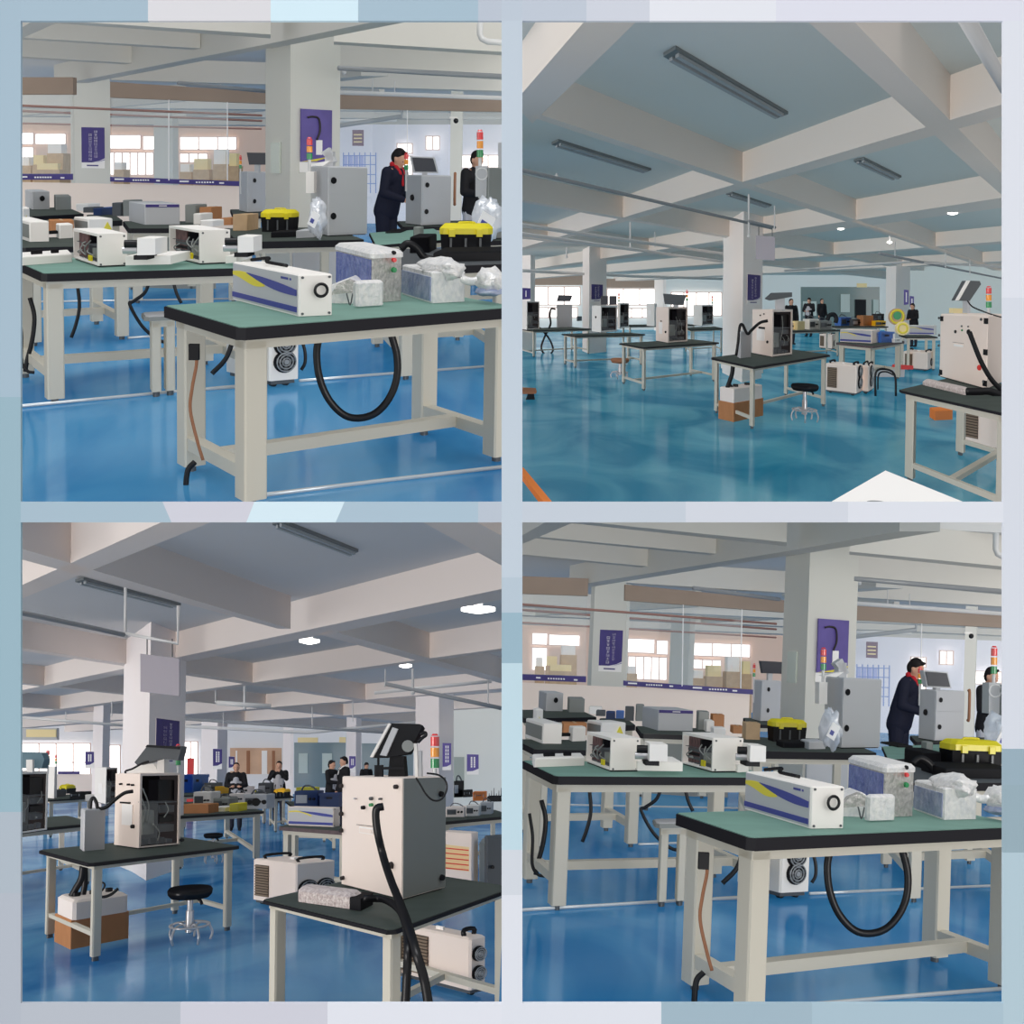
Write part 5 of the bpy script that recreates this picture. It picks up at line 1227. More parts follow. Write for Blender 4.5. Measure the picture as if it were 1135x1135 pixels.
# ------------------------------------------------------------------ lower left view
def room_c():
    global K
    K = RC
    HB, HS = 2.95, 3.31
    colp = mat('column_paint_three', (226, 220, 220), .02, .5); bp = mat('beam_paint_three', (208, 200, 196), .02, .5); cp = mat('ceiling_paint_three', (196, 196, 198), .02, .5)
    MATS['colpaint'] = colp
    YF = 104
    fl = floor_mat('deep_blue_epoxy_floor', (30, 90, 142), (80, 136, 176), .22, .1)
    slab('floor', fl, -.05, 0, -80, 569, K.g((290, 1150)).y, YF, 900)
    slab('ceiling', cp, HS, HS+.1, -80, 569, K.g((290, 573), HS).y, YF, 700)
    wallpiece('wall_back', mat('far_wall_pale_three', (210, 212, 216), .02, .6), -80, 569, 0, 0, YF, .2, 0, HS)
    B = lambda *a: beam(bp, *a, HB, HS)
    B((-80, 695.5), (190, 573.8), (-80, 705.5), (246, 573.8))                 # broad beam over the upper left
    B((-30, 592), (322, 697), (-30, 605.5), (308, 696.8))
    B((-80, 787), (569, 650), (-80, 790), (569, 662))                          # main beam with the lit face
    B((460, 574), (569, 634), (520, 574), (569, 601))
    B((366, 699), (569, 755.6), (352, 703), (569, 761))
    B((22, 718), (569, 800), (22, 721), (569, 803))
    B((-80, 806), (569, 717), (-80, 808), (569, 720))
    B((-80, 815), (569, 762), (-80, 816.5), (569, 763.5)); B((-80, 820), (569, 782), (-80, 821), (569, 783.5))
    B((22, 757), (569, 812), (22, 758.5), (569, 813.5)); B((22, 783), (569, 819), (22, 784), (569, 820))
    mc = column((162, 976), (202.5, 962), (133, 958), HS); fc = column((112, 905), (120, 904), (101, 904), HS)
    c2 = column((240, 893), (251, 892), (222, 892), HS); c3 = column((486, 921), (502.5, 918), (460, 915), HS)
    c4 = column((394, 891), (400, 890.5), (383.5, 890), HS); c5 = column((322, 886), (324.5, 886), (313, 885), HS)
    w = 150
    for i, (xa, xb, ya, yb, cs) in enumerate(((5, 100, 824, 866, 5), (121, 133, 826, 858, 1), (203, 219, 822, 860, 2))): window_unit(w+i, xa, xb, ya, yb, YF-.2, cs, 2 if i == 0 else 1)
    wallpiece('trim_31', 'grey', -5, 63, 807, 820, 60, .3); wallpiece('trim_32', 'label', 29, 62, 808.5, 817, 59.8, .1)
    wallpiece('wall_counter', 'pink', -5, 133, 858, 884, YF-3, .1); wallpiece('trim_33', 'purple', 64, 88, 855, 858, YF-3.1, .1)
    solo(MB().m('red').box(-.12, .12, 0, .1, 0, 1.65), 'red_door_post', 'tall red post beside the main column', 'post', Vector((K.u((211, 850), 80).x, 80, 0)))
    wallpiece('window_160', mat('warm_lit_hall', (204, 168, 140), .05, .3, vary=.3, vscale=.5), 255, 312, 829, 858, YF-.4, .1)
    for i, (x, ww, k) in enumerate(((275, 3.5, 'wood'), (262, 1.5, 'paper'), (293, 6, 'white'), (303, 3, 'wood'))): wallpiece('trim_%d' % (34+i), k, x-ww/2, x+ww/2, 832, 858, YF-.6, .1)
    wallpiece('window_161', mat('dark_office_glass_three', (92, 116, 126), .25, .1), 326, 383, 823, 873, YF-5, .1); wallpiece('window_162', MATS['dark_office_glass_three'], 401, 458, 824, 873, YF-5, .1)
    for i, (xa, xb) in enumerate(((331, 341), (357, 368))): wallpiece('trim_%d' % (38+i), mat('pale_reflection_panel', (172, 186, 184), .1, .3), xa, xb, 835, 857, YF-5.2, .05)  # reflections on the dark glass, painted as thin pale plates
    wallpiece('trim_41', 'label', 330, 352, 817.5, 823, YF-12, .2); wallpiece('trim_42', 'label', 376, 383, 817, 823, YF-12, .2)
    wallpiece('wall_right', mat('pale_right_wall_three', (206, 210, 208), .02, .6), 500, 569, 0, 0, 62, .2, 0, HS)
    wallpiece('door_2', mat('grey_green_door', (150, 160, 156), .05), 503, 514.5, 839, 884, 61.8, .1)
    # ceiling things
    fixture((306, 575.5), (393, 609.5), HS, 'long twin tube ceiling luminaire at the top of the ceiling', w=.1)
    fixture((88, 640.5), (196, 669), HS-.02, 'twin tube luminaire above the bent white pipe at the left', w=.15)
    for x, y, r, lb, sx in ((343, 709, .1, 'lit ceiling lamp under the middle of the main beam', 1.4), (530, 673.5, .11, 'brightest lit ceiling lamp at the right end of the beam', 1.7), (449.5, 736.5, .085, 'smaller lit ceiling lamp beyond the main beam', 1.3)):
        O = K.g((x, y), HS-.12); t = thing('ceiling_lamp', lb, 'ceiling lamp', O)
        MB(lambda p: Vector((p.x*sx, p.y*2.6, p.z))).m('lampon').lathe((0, 0, 0), [(r*.3, -.06), (r, -.035), (r, 0)], 18).build('lamp_diffuser', t); MB().m('white').cyl((0, 0, 0), (0, 0, .12), .05).build('lamp_base', t)
    pp = lambda x, y: (x, y)
    pipe([(-40, 666), (94, 694), (139, 704)], 2.7, .022, 'long thin grey conduit at the left ceiling', 'pipegrey')
    pipe([(139, 651), (139, 706)], 0, .014, 'vertical white pipe with open end at the left ceiling', 'pipe', Y=20.5)
    pipe([(139, 702), (197, 713.5), (197.5, 671)], 0, .016, 'bent white pipe turning up beside the luminaire', 'pipe', Y=20.5)
    pipe([(22, 795), (150, 805)], 2.3, .04, 'far white pipe at left', 'pipe', Y=60); pipe([(203, 805), (340, 812), (470, 800)], 2.3, .05, 'long white pipe across the far middle', 'pipe', Y=66); pipe([(205, 797), (470, 815)], 2.3, .04, 'grey pipe sloping across the far middle', 'pipegrey', Y=64)
    pipe([(427, 758), (556, 785)], 2.6, .035, 'grey pipe hanging below the right beams', 'pipegrey', Y=37); pipe([(415, 768), (545, 755)], 2.6, .03, 'white pipe crossing the hanging grey pipe', 'pipe', Y=37.3)
    pipe([(240, 779), (300, 783)], 2.6, .05, 'short thick white pipe right of the main column', 'pipe', Y=46)
    for x, a, b, Y in ((457.5, 741, 768, 37), (541, 756, 780, 37), (427, 742, 760, 37), (271, 757, 785, 46), (239, 760, 778, 46), (73, 789, 802, 60), (124, 777, 793, 50), (346, 784, 806, 60), (247.5, 790, 805, 62), (391, 771, 799, 60)):
        hanger(x, a, b, Y, .05 if x in (457.5, 271) else .025, group='ceiling pipe hanger rods')
    Yp = mc.O.y-1.5
    O = K.u((177, 770), Yp); t = thing('hanging_sign', 'blank grey square panel hanging in front of the main column', 'panel', O)
    part_outline('panel_board', t, O, 'hangpanel', [(155.5, 766.5), (198.5, 771.5), (198.5, 730), (155.5, 724.5)], Yp, .06)
    for x in (163, 191): MB().m('dkgrey').cyl(K.u((x, 728), Yp+.03)-O, K.u((x, 708), Yp+.03)-O, .008).build('hanging_wire', t)
    poster(mc, 'violet poster with white lettering behind the tilted monitor', (169, 796), (195, 840), 'u')
    for i, (xa, xb, ya, yb, Y, lb) in enumerate(((236, 246, 830, 849, c2.O.y-.5, 'violet poster on the far column right of the red post'), (253.5, 260, 838.5, 851, YF-1, 'small violet poster beside the warm lit hall window'), (94.5, 104, 833, 848, fc.O.y-1.5, 'violet poster on the far left column'), (490.5, 500, 823.5, 850, c3.O.y-1, 'violet poster on the right column behind the signal tower'), (517.5, 530.5, 836, 855, 61.5, 'violet poster on the pale right wall'), (387, 394, 838, 852, c4.O.y-1, 'small violet poster behind the standing pair'))):
        O = K.u((xa, yb), Y); t = thing('poster', lb, 'poster', O); W = xb-xa
        part_outline('backing_board', t, O, 'paper', [(xa, yb+3.5), (xb, yb+3.5), (xb, ya), (xa, ya)], Y+.02, .03)
        part_outline('printed_panel', t, O, 'purple2' if i > 2 else 'purple', [(xa, yb), (xa+W*.5, yb-.4), (xb, yb-3), (xb, ya+.3), (xa, ya)], Y, .03)
        for k in (.33, .58):
            for j in range(5): y = ya+3+(yb-ya-7)*j/5; part_outline('lettering', t, O, 'paper', [(xa+W*k, y+(yb-ya)/9), (xa+W*(k+.13), y+(yb-ya)/9), (xa+W*(k+.13), y), (xa+W*k, y)], Y-.02, .02)
    # benches
    z = .75
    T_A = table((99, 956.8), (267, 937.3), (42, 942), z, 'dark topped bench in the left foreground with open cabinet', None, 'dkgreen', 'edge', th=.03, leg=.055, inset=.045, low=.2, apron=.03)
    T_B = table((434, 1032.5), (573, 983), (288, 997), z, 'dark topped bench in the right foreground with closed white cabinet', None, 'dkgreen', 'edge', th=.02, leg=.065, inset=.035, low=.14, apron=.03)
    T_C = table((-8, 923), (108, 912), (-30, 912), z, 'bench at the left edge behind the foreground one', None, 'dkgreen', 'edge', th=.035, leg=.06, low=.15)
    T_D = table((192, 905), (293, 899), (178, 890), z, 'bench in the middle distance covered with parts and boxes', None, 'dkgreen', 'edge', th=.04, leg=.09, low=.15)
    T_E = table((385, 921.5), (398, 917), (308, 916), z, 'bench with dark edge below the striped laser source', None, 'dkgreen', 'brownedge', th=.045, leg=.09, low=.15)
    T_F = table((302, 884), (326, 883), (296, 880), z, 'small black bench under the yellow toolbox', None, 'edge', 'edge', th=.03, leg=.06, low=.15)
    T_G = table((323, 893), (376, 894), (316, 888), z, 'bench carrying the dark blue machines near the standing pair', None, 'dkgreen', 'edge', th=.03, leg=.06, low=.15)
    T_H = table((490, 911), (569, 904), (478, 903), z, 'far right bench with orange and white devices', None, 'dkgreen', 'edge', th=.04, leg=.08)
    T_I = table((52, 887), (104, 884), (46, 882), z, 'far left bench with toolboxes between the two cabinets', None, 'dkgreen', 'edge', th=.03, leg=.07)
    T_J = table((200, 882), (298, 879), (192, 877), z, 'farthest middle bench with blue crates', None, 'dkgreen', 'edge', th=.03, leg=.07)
    # foreground machines
    MF = open_machine((153.8, 941.8), (199.5, 937.3), (126.5, 938), z, 858, 'open cabinet full of electronics on the left foreground bench', keyL='pink', seed=12)
    t = MF.t; Y = MF.O.y
    knob(MF, t, 148, 916, 2.2, 'v', 'cable_port'); knob(MF, t, 142.5, 869.5, 1.2, 'v', 'button'); knob(MF, t, 147, 870, 1.2, 'v', 'button'); knob(MF, t, 134, 869, 1.2, 'v', 'button')
    plate(MF, t, (135.5, 891), (147, 915), 'v', 'paper', 'taped_paper'); plate(MF, t, (133, 888.5), (144, 891), 'v', 'black', 'slot'); knob(MF, t, 201, 931, 2, 'u', 'corner_foot')
    monitor_back(t, MF.O, [(149, 845), (163, 827), (201, 827), (200, 833), (197, 843), (180, 841), (152, 848)], None, Y+1.0, 'dkgrey', dY=.35)
    part_outline('monitor_edge', t, MF.O, 'black', [(161, 828), (198.5, 830.5), (199, 827.5), (163, 825.5)], Y+.95, .1)
    part_outline('monitor_stand', t, MF.O, 'white', [(173, 859), (182, 859), (182, 840), (175, 840)], Y+1.2, .3); part_outline('keyboard', t, MF.O, 'white', [(139, 858), (176, 858), (170, 846), (150, 850)], Y+1.3, .3)
    tower(t, MF.O, 197.5, 826, 848.5, 5.6, Y+1.6, pole=858)
    cable([(143, 866), (141, 860), (139, 855), (147, 852), (158, 846), (165, 844)], Y+.5, .009, 'cable', 'monitor_cable', parent=t, O=MF.O)
    sb = plain_box((92, 944), (116, 942), (88.5, 941), z, 898, 'upright grey box beside the open foreground cabinet', 'box', 'water_box', 'grey')
    cable([(147.5, 877), (138, 879), (128, 886), (118, 894.5), (109, 896), (107, 890), (104, 884.5), (101, 887), (100, 898)], sb.O.y+.3, 2.0/F*sb.O.y, 'thick black hose arching between grey box and open cabinet', 'laser_hose', cat='hose')
    ME = closed_machine((445.8, 999.5), (493.5, 986), (378, 982), z, 863, 'large closed white cabinet with black hose on the right foreground bench', key='pink', bevel=.006)
    t = ME.t; Y = ME.O.y
    ME.mb().m('midgrey').box(.004, ME.La-.002, -.004, 0, .014, ME.H-.004).build('grey_side_panel', t)  # right face greyed in colour, as the side turned from the light
    for (x, y) in ((378.5, 871), (440, 872), (379, 902), (379, 920.5), (381, 973), (439, 983)): knob(ME, t, x, y, 2.6, 'v', 'door_catch', 'dark')
    for (x, y, r, k) in ((405, 895, 2.4, 'black'), (414, 885, 2.1, 'dkgrey'), (414, 892, 2.1, 'lgreen'), (424, 885.5, 1.4, 'dkgrey'), (396, 885, 1.2, 'grey'), (435, 959, 4, 'dark')): knob(ME, t, x, y, r, 'v', 'panel_fitting', k)
    plate(ME, t, (397, 914), (416, 916), 'v', 'dkgrey', 'slot_rim'); plate(ME, t, (400.5, 916), (416, 925), 'v', 'paper', 'card_slot'); plate(ME, t, (401.5, 917.5), (415, 924), 'v', 'pink', 'card_slot_face', t=.012)
    knob(ME, t, 487, 880, 3.4, 'u', 'side_knob'); knob(ME, t, 488.5, 972.5, 3.6, 'u', 'side_knob')
    Ym = Y+1.0
    part_outline('monitor', t, ME.O, 'black', [(411, 840), (424, 840), (452, 836), (467.5, 806), (465, 802.5), (432, 801.5)], Ym, .5)
    part_outline('monitor_edge', t, ME.O, 'white', [(410, 839), (413, 839.5), (433, 802), (430.5, 801.5)], Ym-.1, .12); part_outline('monitor_vent', t, ME.O, 'grey', [(421, 837), (428, 838), (441, 808), (435, 806)], Ym-.08, .1)
    MB().m('midgrey').cyl(K.u((452, 827), Ym-.25)-ME.O, K.u((452, 827), Ym)-ME.O, .035).build('monitor_pivot', t)
    part_outline('monitor_stand', t, ME.O, 'black', [(430, 862), (449, 862), (447, 838), (432, 838)], Ym+.1, .4); part_outline('side_post', t, ME.O, 'white', [(460, 862), (463, 862), (462, 824), (458.5, 824)], Ym-.1, .15); part_outline('side_bracket', t, ME.O, 'grey', [(463.5, 862), (467.5, 862), (467, 832), (464, 832)], Ym, .15)
    cable([(463, 823), (468, 818), (472, 815), (471, 812), (466, 814)], Ym-.1, .01, 'cable', 'monitor_cable', parent=t, O=ME.O)
    cable([(461, 862), (466, 870), (472, 880), (480, 887), (489, 886), (495, 876), (494, 866), (486, 859), (473, 857)], Y-.1, .005, 'cable', 'tower_cable', parent=t, O=ME.O)
    for (x0, x1, y0, y1) in ((415, 424, 848, 862), (418, 419.5, 840, 862), (422, 448, 850, 853)): part_outline('cable_bundle', t, ME.O, 'black', [(x0, y1), (x1, y1), (x1, y0), (x0, y0)], Ym-.02, .1)
    tower(t, ME.O, 482, 815.5, 852, 9.4, Y+1.9, pole=860)
    cable([(425, 894), (418, 896), (416.5, 905), (419, 925), (425, 950), (433, 975, -.3), (443, 1000, -1.0), (452, 1025, -1.9), (461, 1055, -2.2), (470, 1085, -2.2), (476, 1120, -2.2)], Y-.75, 4.0/F*Y, 'thick black hose dropping from the white cabinet over the bench', 'laser_hose', cat='hose')
    cable([(403, 996), (425, 997), (440, 1006, -.5), (449, 1022, -1.5), (452, 1050, -1.9), (451, 1080, -1.9), (449, 1120, -1.9)], Y-1.0, 3.6/F*Y, 'second thick black hose from the wrapped bar over the bench', 'laser_hose', cat='hose')
    bw = plain_box((392, 1009), (404, 1003), (328, 1000), z, 992, 'bubble wrapped white bar lying on the right foreground bench', 'wrapped bar', 'wrapped_bar', 'bubble', bevel=.02)
    bw.mb().m('black').box(-.01, bw.La+.01, -.05, .02, -0.0, bw.H*.8).build('hose_clamp', bw.t)
    # left edge machines
    MG = open_machine((12, 927), (52, 921), (-10, 920), z, 856, 'open cabinet cut by the left edge', keyL='white', seed=13)
    Y = MG.O.y; part_outline('monitor', MG.t, MG.O, mat('blue_grey_monitor', (84, 112, 124), .05), [(12, 851), (46, 852), (49, 842), (46, 834), (12, 833)], Y+.8, .3); part_outline('monitor_stand', MG.t, MG.O, 'white', [(29, 856), (36, 856), (36, 842), (29, 842)], Y+.7, .1)
    tower(MG.t, MG.O, 53, 831.5, 848.5, 4, Y+1.5, pole=858)
    MH = open_machine((117, 892), (129.5, 890), (104.5, 889), z, 851, 'small open cabinet left of the main column', keyL='white', seed=14); plate(MH, MH.t, (109, 868), (113.5, 880), 'v', 'paper', 'taped_paper')
    MI = closed_machine((60, 886), (63, 885.5), (51, 885), z, 850, 'narrow pale cabinet behind the left edge cabinet', key='white'); tower(MI.t, MI.O, 62, 837, 847, 2.4, MI.O.y+.3, pole=851)
    # chillers
    chiller((328, 1010), (371, 1004), (280, 1002), 0, 957, 'white water chiller with brown grille between the foreground benches', fans='u', nf=1, fan_cols=(.3, .75))
    chiller((521, 1107), (539, 1102), (440, 1085), 0, 1040, 'large white chiller with two fans beneath the right bench', fans='u', nf=2, gw=(.55, .95))
    plain_box((162, 973), (202, 962), (127, 958), .0, 956, 'white boxed plinth around the foot of the main column', 'plinth', 'column_plinth', 'white')
    # tank and carton
    plain_box((78, 1052.5), (142.5, 1040), (60, 1043.5), 0, 1020, 'long brown carton under the left foreground bench', 'carton', 'cardboard_carton', 'card')
    zc = K.zat(78, 1020, K.g((78, 1052.5)).y)
    pb = plain_box((81, 1021), (142, 1011), (63, 1013), zc, 999, 'white plastic tank standing on the brown carton', 'tank', 'plastic_tank', 'foam', bevel=.02)
    for k in (.2, .5, .8): pb.mb().m('black').cyl((pb.La*k, pb.Lb*.5, pb.H), (pb.La*k, pb.Lb*.5, pb.H+.03), .025).build('screw_cap', pb.t)
    cable([(92, 960), (90, 974), (84, 985), (79, 994)], pb.O.y+.6, .028, 'black hose from bench down into the white tank', 'tank_hose', cat='hose'); cable([(94, 960), (94, 980), (91, 995)], pb.O.y+.8, .026, 'short straight black hose beside the first one', 'tank_hose', cat='hose')
    cable([(103, 990), (112, 988), (116, 980), (108, 976)], pb.O.y+.9, .008, 'thin cable loop above the white tank'); cable([(103, 988), (112, 994), (122, 992), (131, 985)], pb.O.y+.4, .012, 'black power cable lying on the white tank')
    stool(210, 985, 46, 1046, 'black swivel stool with chrome foot ring'); 
    O = K.g((236, 950)); stool(236, 924.5, 20, 958, 'small dark stool below the middle bench')
    # bench items
    D = striped_unit((370, 917), (377, 915.5), (319.5, 915), z, 896, 'white striped laser source on the bench in front of the pair', logo=False, key='pink')
    toolbox(303, 317.5, 875, 878, 884, z, 'yellow toolbox on the small black bench', 'yellow2')
    toolbox(64, 76, 870, 874, 880, z, 'black toolbox with yellow lid on the far left bench')
    it = [(50, 62, 884, 876, 'dkgrey', 'case', 'dark case at the left end of the far left bench'), (77, 90, 886, 878, 'black', 'case', 'black tangled equipment on the far left bench'), (94, 101, 888, 881, 'white', 'box', 'small white box on the far left bench'),
          (200, 212, 879, 859, 'blue', 'crate', 'blue crate next to the main column'), (213.5, 224, 879, 859, 'blue', 'crate', 'second blue crate left of the dark equipment'), (226, 240, 879, 868, 'dkgrey', 'device', 'dark equipment on the farthest bench'), (238, 249, 880, 872, 'yellow2', 'box', 'yellow box on the farthest bench'),
          (256, 276, 881, 872, 'foam', 'device', 'pale flat device before the far worker'), (262, 278, 879, 876, 'yellow', 'box', 'flat yellow lid on the farthest bench'), (286, 300, 880, 868, 'dkgrey', 'device', 'dark rounded device on the farthest bench'),
          (214, 234, 897, 878, 'white', 'device', 'white device row in the middle bench'), (201, 231, 902, 892, 'card', 'carton', 'flat brown carton at the middle bench front'), (236, 254, 898, 885, 'midgrey', 'device', 'grey device with cables on the middle bench'), (254, 270, 892, 880, 'foam', 'device', 'pale tilted device on the middle bench'), (270, 296, 897, 881, 'grey', 'device', 'grey front panel device at the right of the middle bench'), (232, 250, 900, 895, 'wrap', 'film', 'crumpled white film on the middle bench'), (254, 264, 900, 891, 'yellow', 'box', 'yellow and black tool on the middle bench'),
          (326, 352, 895, 877, 'navy', 'machine', 'dark blue long machine on the bench by the pair'), (354, 376, 895, 880, 'navy', 'crate', 'dark blue crate near the white cabinet'), (328, 350, 877, 873, 'yellow', 'lid', 'yellow lid lying on the dark blue machine'),
          (494, 515, 906, 895, 'foam', 'device', 'pale yellow striped device on the far right bench'), (516, 531, 905, 893, 'white', 'device', 'white framed device on the far right bench'), (532, 545, 903, 890, 'grey', 'device', 'grey device on the far right bench'), (524, 538, 888, 878, 'orange', 'case', 'orange brown case at the right wall'), (540, 556, 889, 883, 'black', 'tools', 'row of small black tools at the right wall'), (503, 512, 884, 866, 'black', 'device', 'black round equipment by the grey door'), (513, 522, 884, 876, 'black', 'case', 'black case beside the round equipment')]
    for i, (x0, x1, y1, y0, k, c, lb) in enumerate(it):
        zz = z if y1 > 878 or 1 else z
        small(x0, x1, y1, y0, zz, lb, {'case': 'flat_case', 'box': 'small_box', 'crate': 'plastic_crate', 'device': 'bench_device', 'carton': 'cardboard_box', 'film': 'film_heap', 'machine': 'long_machine', 'lid': 'yellow_tray', 'tools': 'tool_row'}[c], k, c, dr=.25)
    for (x, y, r) in ((284, 889, 4.5), (277, 889, 2.5), (293, 889, 2.5)):
        Yk = K.g((283, 897), z).y-.05; solo(MB().m('black').cyl((0, 0, 0), (0, -.05, 0), r/F*Yk, r/F*Yk, 16), 'round_gauge', 'round black gauge fronts on the grey panel device', 'gauge', K.u((x, y), Yk), 'gauges on the grey panel device')
    # cabinets at the right edge
    cb = plain_box((523, 984), (530, 980), (490, 980), 0, 924, 'grey floor cabinet with red printed notice behind the white cabinet', 'cabinet', 'floor_cabinet', 'pink')
    O = cb.O; Y = O.y-.3
    part_outline('notice_sheet', cb.t, O, 'label', [(493.5, 963), (520, 966), (520, 939), (493.5, 936)], Y, .02)
    for j in range(5): part_outline('printed_line', cb.t, O, 'labelred', [(494, 939.5+j*5.5+1.2), (519.5, 942+j*5.5+1.2), (519.5, 942+j*5.5), (494, 939.5+j*5.5)], Y-.03, .02)
    cb2 = plain_box((540, 1000), (569, 997), (537, 996), 0, 928, 'tall dark grey cabinet at the right edge', 'cabinet', 'floor_cabinet', 'dkgrey'); knob(cb2, cb2.t, 546, 961, 2)
    plain_box((531, 983), (538, 982), ('d', .02, .4), 0, 934, 'narrow control strip with red buttons between the cabinets', 'control panel', 'control_strip', 'midgrey')
    # people
    person(262, 846.5, K.g((262, 921)).y, 'worker in black and white jacket standing at the farthest bench', yaw=.1, arms='fold', jacket='blackcloth', panel='greycloth', vox=.016)
    person(309.5, 843.5, K.g((309, 917)).y+2.5, 'worker in black and grey jacket holding hands at the face', yaw=-.05, arms='face', head=.1, jacket='blackcloth', panel='greycloth', trouser='darktrouser', vox=.014)
    person(367.5, 842.5, 52, 'left person of the pair in a dark jacket', yaw=1.1, arms='work', head=.2, jacket='blackcloth', trouser='darktrouser', panel='greycloth', vox=.014)
    person(381.5, 838.5, 50, 'right person of the pair in a dark coat with white collar', yaw=-1.1, arms='down', head=.2, jacket='blackcloth', collar='whitecloth', vox=.014)
    person(406, 850, 72, 'crouching worker with dark hair behind the white cabinet', yaw=.6, arms='down', head=.5, jacket='blackcloth', vox=.018) 
RB = Room('top right', 845, 338, 0, 1.5, .185)
RC = Room('bottom left', 290, 845, 0, 1.5, .25)
# ------------------------------------------------------------------ display wall with four openings
def display_wall():
    global K
    K = None
    D = 6.0
    def pt(x, y): return Vector(((x-CX)/F*D, D, -(y-CY)/F*D))
    xs = [-160, 23, 556, 579, 1112, 1300]; ys = [-160, 23, 556, 579, 1112, 1300]
    # colour fields of the wall as flat tiles with seams along plain lines
    T = []
    def tile(pts, c): T.append((pts, c))
    R = lambda x0, x1, y0, y1: [(x0, y0), (x1, y0), (x1, y1), (x0, y1)]
    tile(R(-160, 23, -160, 440), (162, 184, 200)); tile(R(-160, 23, 440, 900), (150, 178, 192)); tile(R(-160, 23, 900, 990), (170, 182, 194)); tile(R(-160, 23, 990, 1300), (174, 182, 194))
    tile(R(23, 164, -160, 23), (163, 185, 201)); tile(R(164, 300, -160, 23), (213, 214, 220)); tile(R(300, 397, -160, 23), (206, 230, 242)); tile(R(397, 530, -160, 23), (163, 186, 202)); tile(R(530, 556, -160, 23), (182, 192, 206))
    tile(R(556, 579, -160, 23), (184, 196, 210)); tile(R(579, 650, -160, 23), (186, 196, 210)); tile(R(650, 720, -160, 23), (200, 206, 218)); tile(R(720, 860, -160, 23), (220, 224, 233)); tile(R(860, 1300, -160, 23), (214, 217, 230))
    tile([(23, 556), (180, 556), (190, 579), (23, 579)], (163, 185, 200)); tile([(180, 556), (282, 556), (273, 579), (190, 579)], (200, 202, 214)); tile([(282, 556), (382, 556), (372, 579), (273, 579)], (206, 227, 238)); tile([(382, 556), (530, 556), (530, 579), (372, 579)], (166, 188, 204)); tile(R(530, 556, 556, 579), (180, 191, 205))
    tile(R(556, 579, 23, 640), (188, 201, 214)); tile(R(556, 579, 640, 735), (178, 194, 208)); tile(R(556, 579, 679, 735), (150, 178, 194)); tile(R(556, 579, 735, 942), (186, 211, 223)); tile(R(556, 579, 942, 992), (202, 209, 219)); tile(R(556, 579, 992, 1300), (214, 219, 229))
    T.pop(-5)
    tile(R(556, 579, 640, 679), (178, 194, 208))
    tile(R(579, 760, 556, 579), (190, 200, 212)); tile(R(760, 940, 556, 579), (202, 208, 219)); tile(R(940, 1112, 556, 579), (213, 218, 228))
    tile(R(1112, 1300, 23, 330), (214, 219, 229)); tile(R(1112, 1300, 330, 830), (206, 212, 223)); tile(R(1112, 1300, 830, 870), (148, 170, 184)); tile(R(1112, 1300, 870, 945), (146, 168, 180)); tile(R(1112, 1300, 945, 1300), (172, 194, 206))
    tile(R(23, 200, 1112, 1300), (178, 185, 196)); tile(R(200, 363, 1112, 1300), (198, 200, 212)); tile(R(363, 556, 1112, 1300), (216, 220, 230)); tile(R(579, 733, 1112, 1300), (214, 219, 229)); tile(R(733, 900, 1112, 1300), (156, 178, 192)); tile(R(900, 1112, 1112, 1300), (164, 187, 201))
    O = pt(CX, CY)
    mb = MB()
    for pts, c in T:
        m = mat('wall_paint_%d_%d_%d' % c, c, .0)
        mb.m(m); q = [pt(*p)-O for p in pts]; n = len(q); r = [p+Vector((0, .02, 0)) for p in q]
        mb.add(q+r, [tuple(range(n)), tuple(range(2*n-1, n-1, -1))]+[(i, n+i, n+(i+1) % n, (i+1) % n) for i in range(n)])
    o = mb.build('wall_front', M=Matrix.Translation(O)); o['kind'] = 'structure'

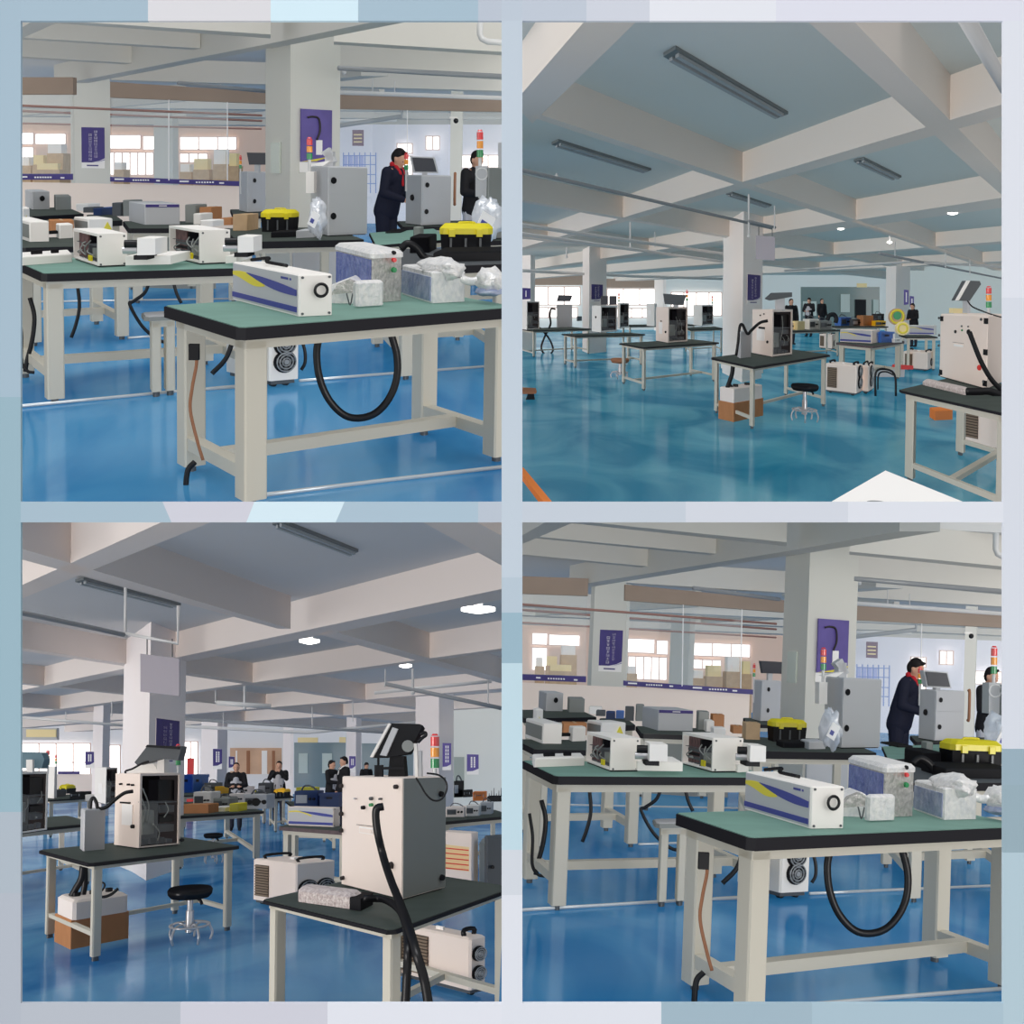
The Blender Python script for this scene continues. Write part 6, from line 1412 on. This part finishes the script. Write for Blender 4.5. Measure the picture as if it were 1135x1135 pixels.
def TA(x, y):    # the lower right view shows the same benches as the upper left one, seen a little tilted
    near = max(0.0, min(1.0, (y-325)/30))*max(0.0, min(1.0, (360-x)/200))*3.5
    return (x+572.3-.016*y, y+553.6+.035*x+.012*(y-150))
blueA = floor_mat('blue_epoxy_floor', (34, 106, 158), (68, 138, 184), .21, .1)
tA = dict(n='_one', col=(198, 198, 192), beam=(196, 194, 188), ceil=(200, 200, 200), floor=blueA)
tB = dict(n='_one', col=(198, 198, 192), beam=(196, 194, 188), ceil=(200, 200, 200), floor=blueA)
RA = Room('top left', 290, 184, .02, 1.55, .42, right=True)
RD = Room('bottom right', 861, 746.5, .045, 1.55, .42, T=TA, right=True)
room_a(RA, 1, tA)
room_a(RD, 61, tB)
room_b()
room_c()
display_wall()

# ------------------------------------------------------------------ light and camera
w = bpy.data.worlds.new('soft_daylight'); scene.world = w; w.use_nodes = True
w.node_tree.nodes['Background'].inputs[0].default_value = (1, 1, 1, 1); w.node_tree.nodes['Background'].inputs[1].default_value = .58
def sun(name, d, e, c, ang=.6, rc=None):
    l = bpy.data.lights.new(name, 'SUN'); l.energy = e; l.color = c; l.angle = ang; l.use_shadow = False
    o = bpy.data.objects.new(name, l); col.objects.link(o); o.rotation_euler = Vector(d).to_track_quat('-Z', 'Y').to_euler()
    if rc: o.light_linking.receiver_collection = rc
sun('window_daylight', (.74, .66, -.12), 1.95, (1, .95, .91), rc=LIT_L); sun('right_daylight', (-.5, .85, -.12), 1.5, (1, .97, .93), rc=LIT_R); sun('left_fill', (.85, .5, -.05), .35, (.95, 1, .98), rc=LIT_R); sun('overhead_light', (.1, .15, -1), 1.5, (.97, .99, 1)); sun('floor_bounce', (.05, .3, 1), .36, (.95, .98, 1))  # added shadowless suns; upward one stands in for light off the floor
cam = bpy.data.cameras.new('camera'); co = bpy.data.objects.new('camera', cam); col.objects.link(co)
cam.lens = 36*F/1135; cam.sensor_width = 36; cam.clip_end = 2000; cam.clip_start = .05
co.rotation_euler = (math.pi/2, 0, 0); scene.camera = co
scene.view_settings.view_transform = 'Standard'; scene.view_settings.look = 'None'
scene.cycles.use_light_tree = False; scene.cycles.max_bounces = 6; scene.cycles.transparent_max_bounces = 12
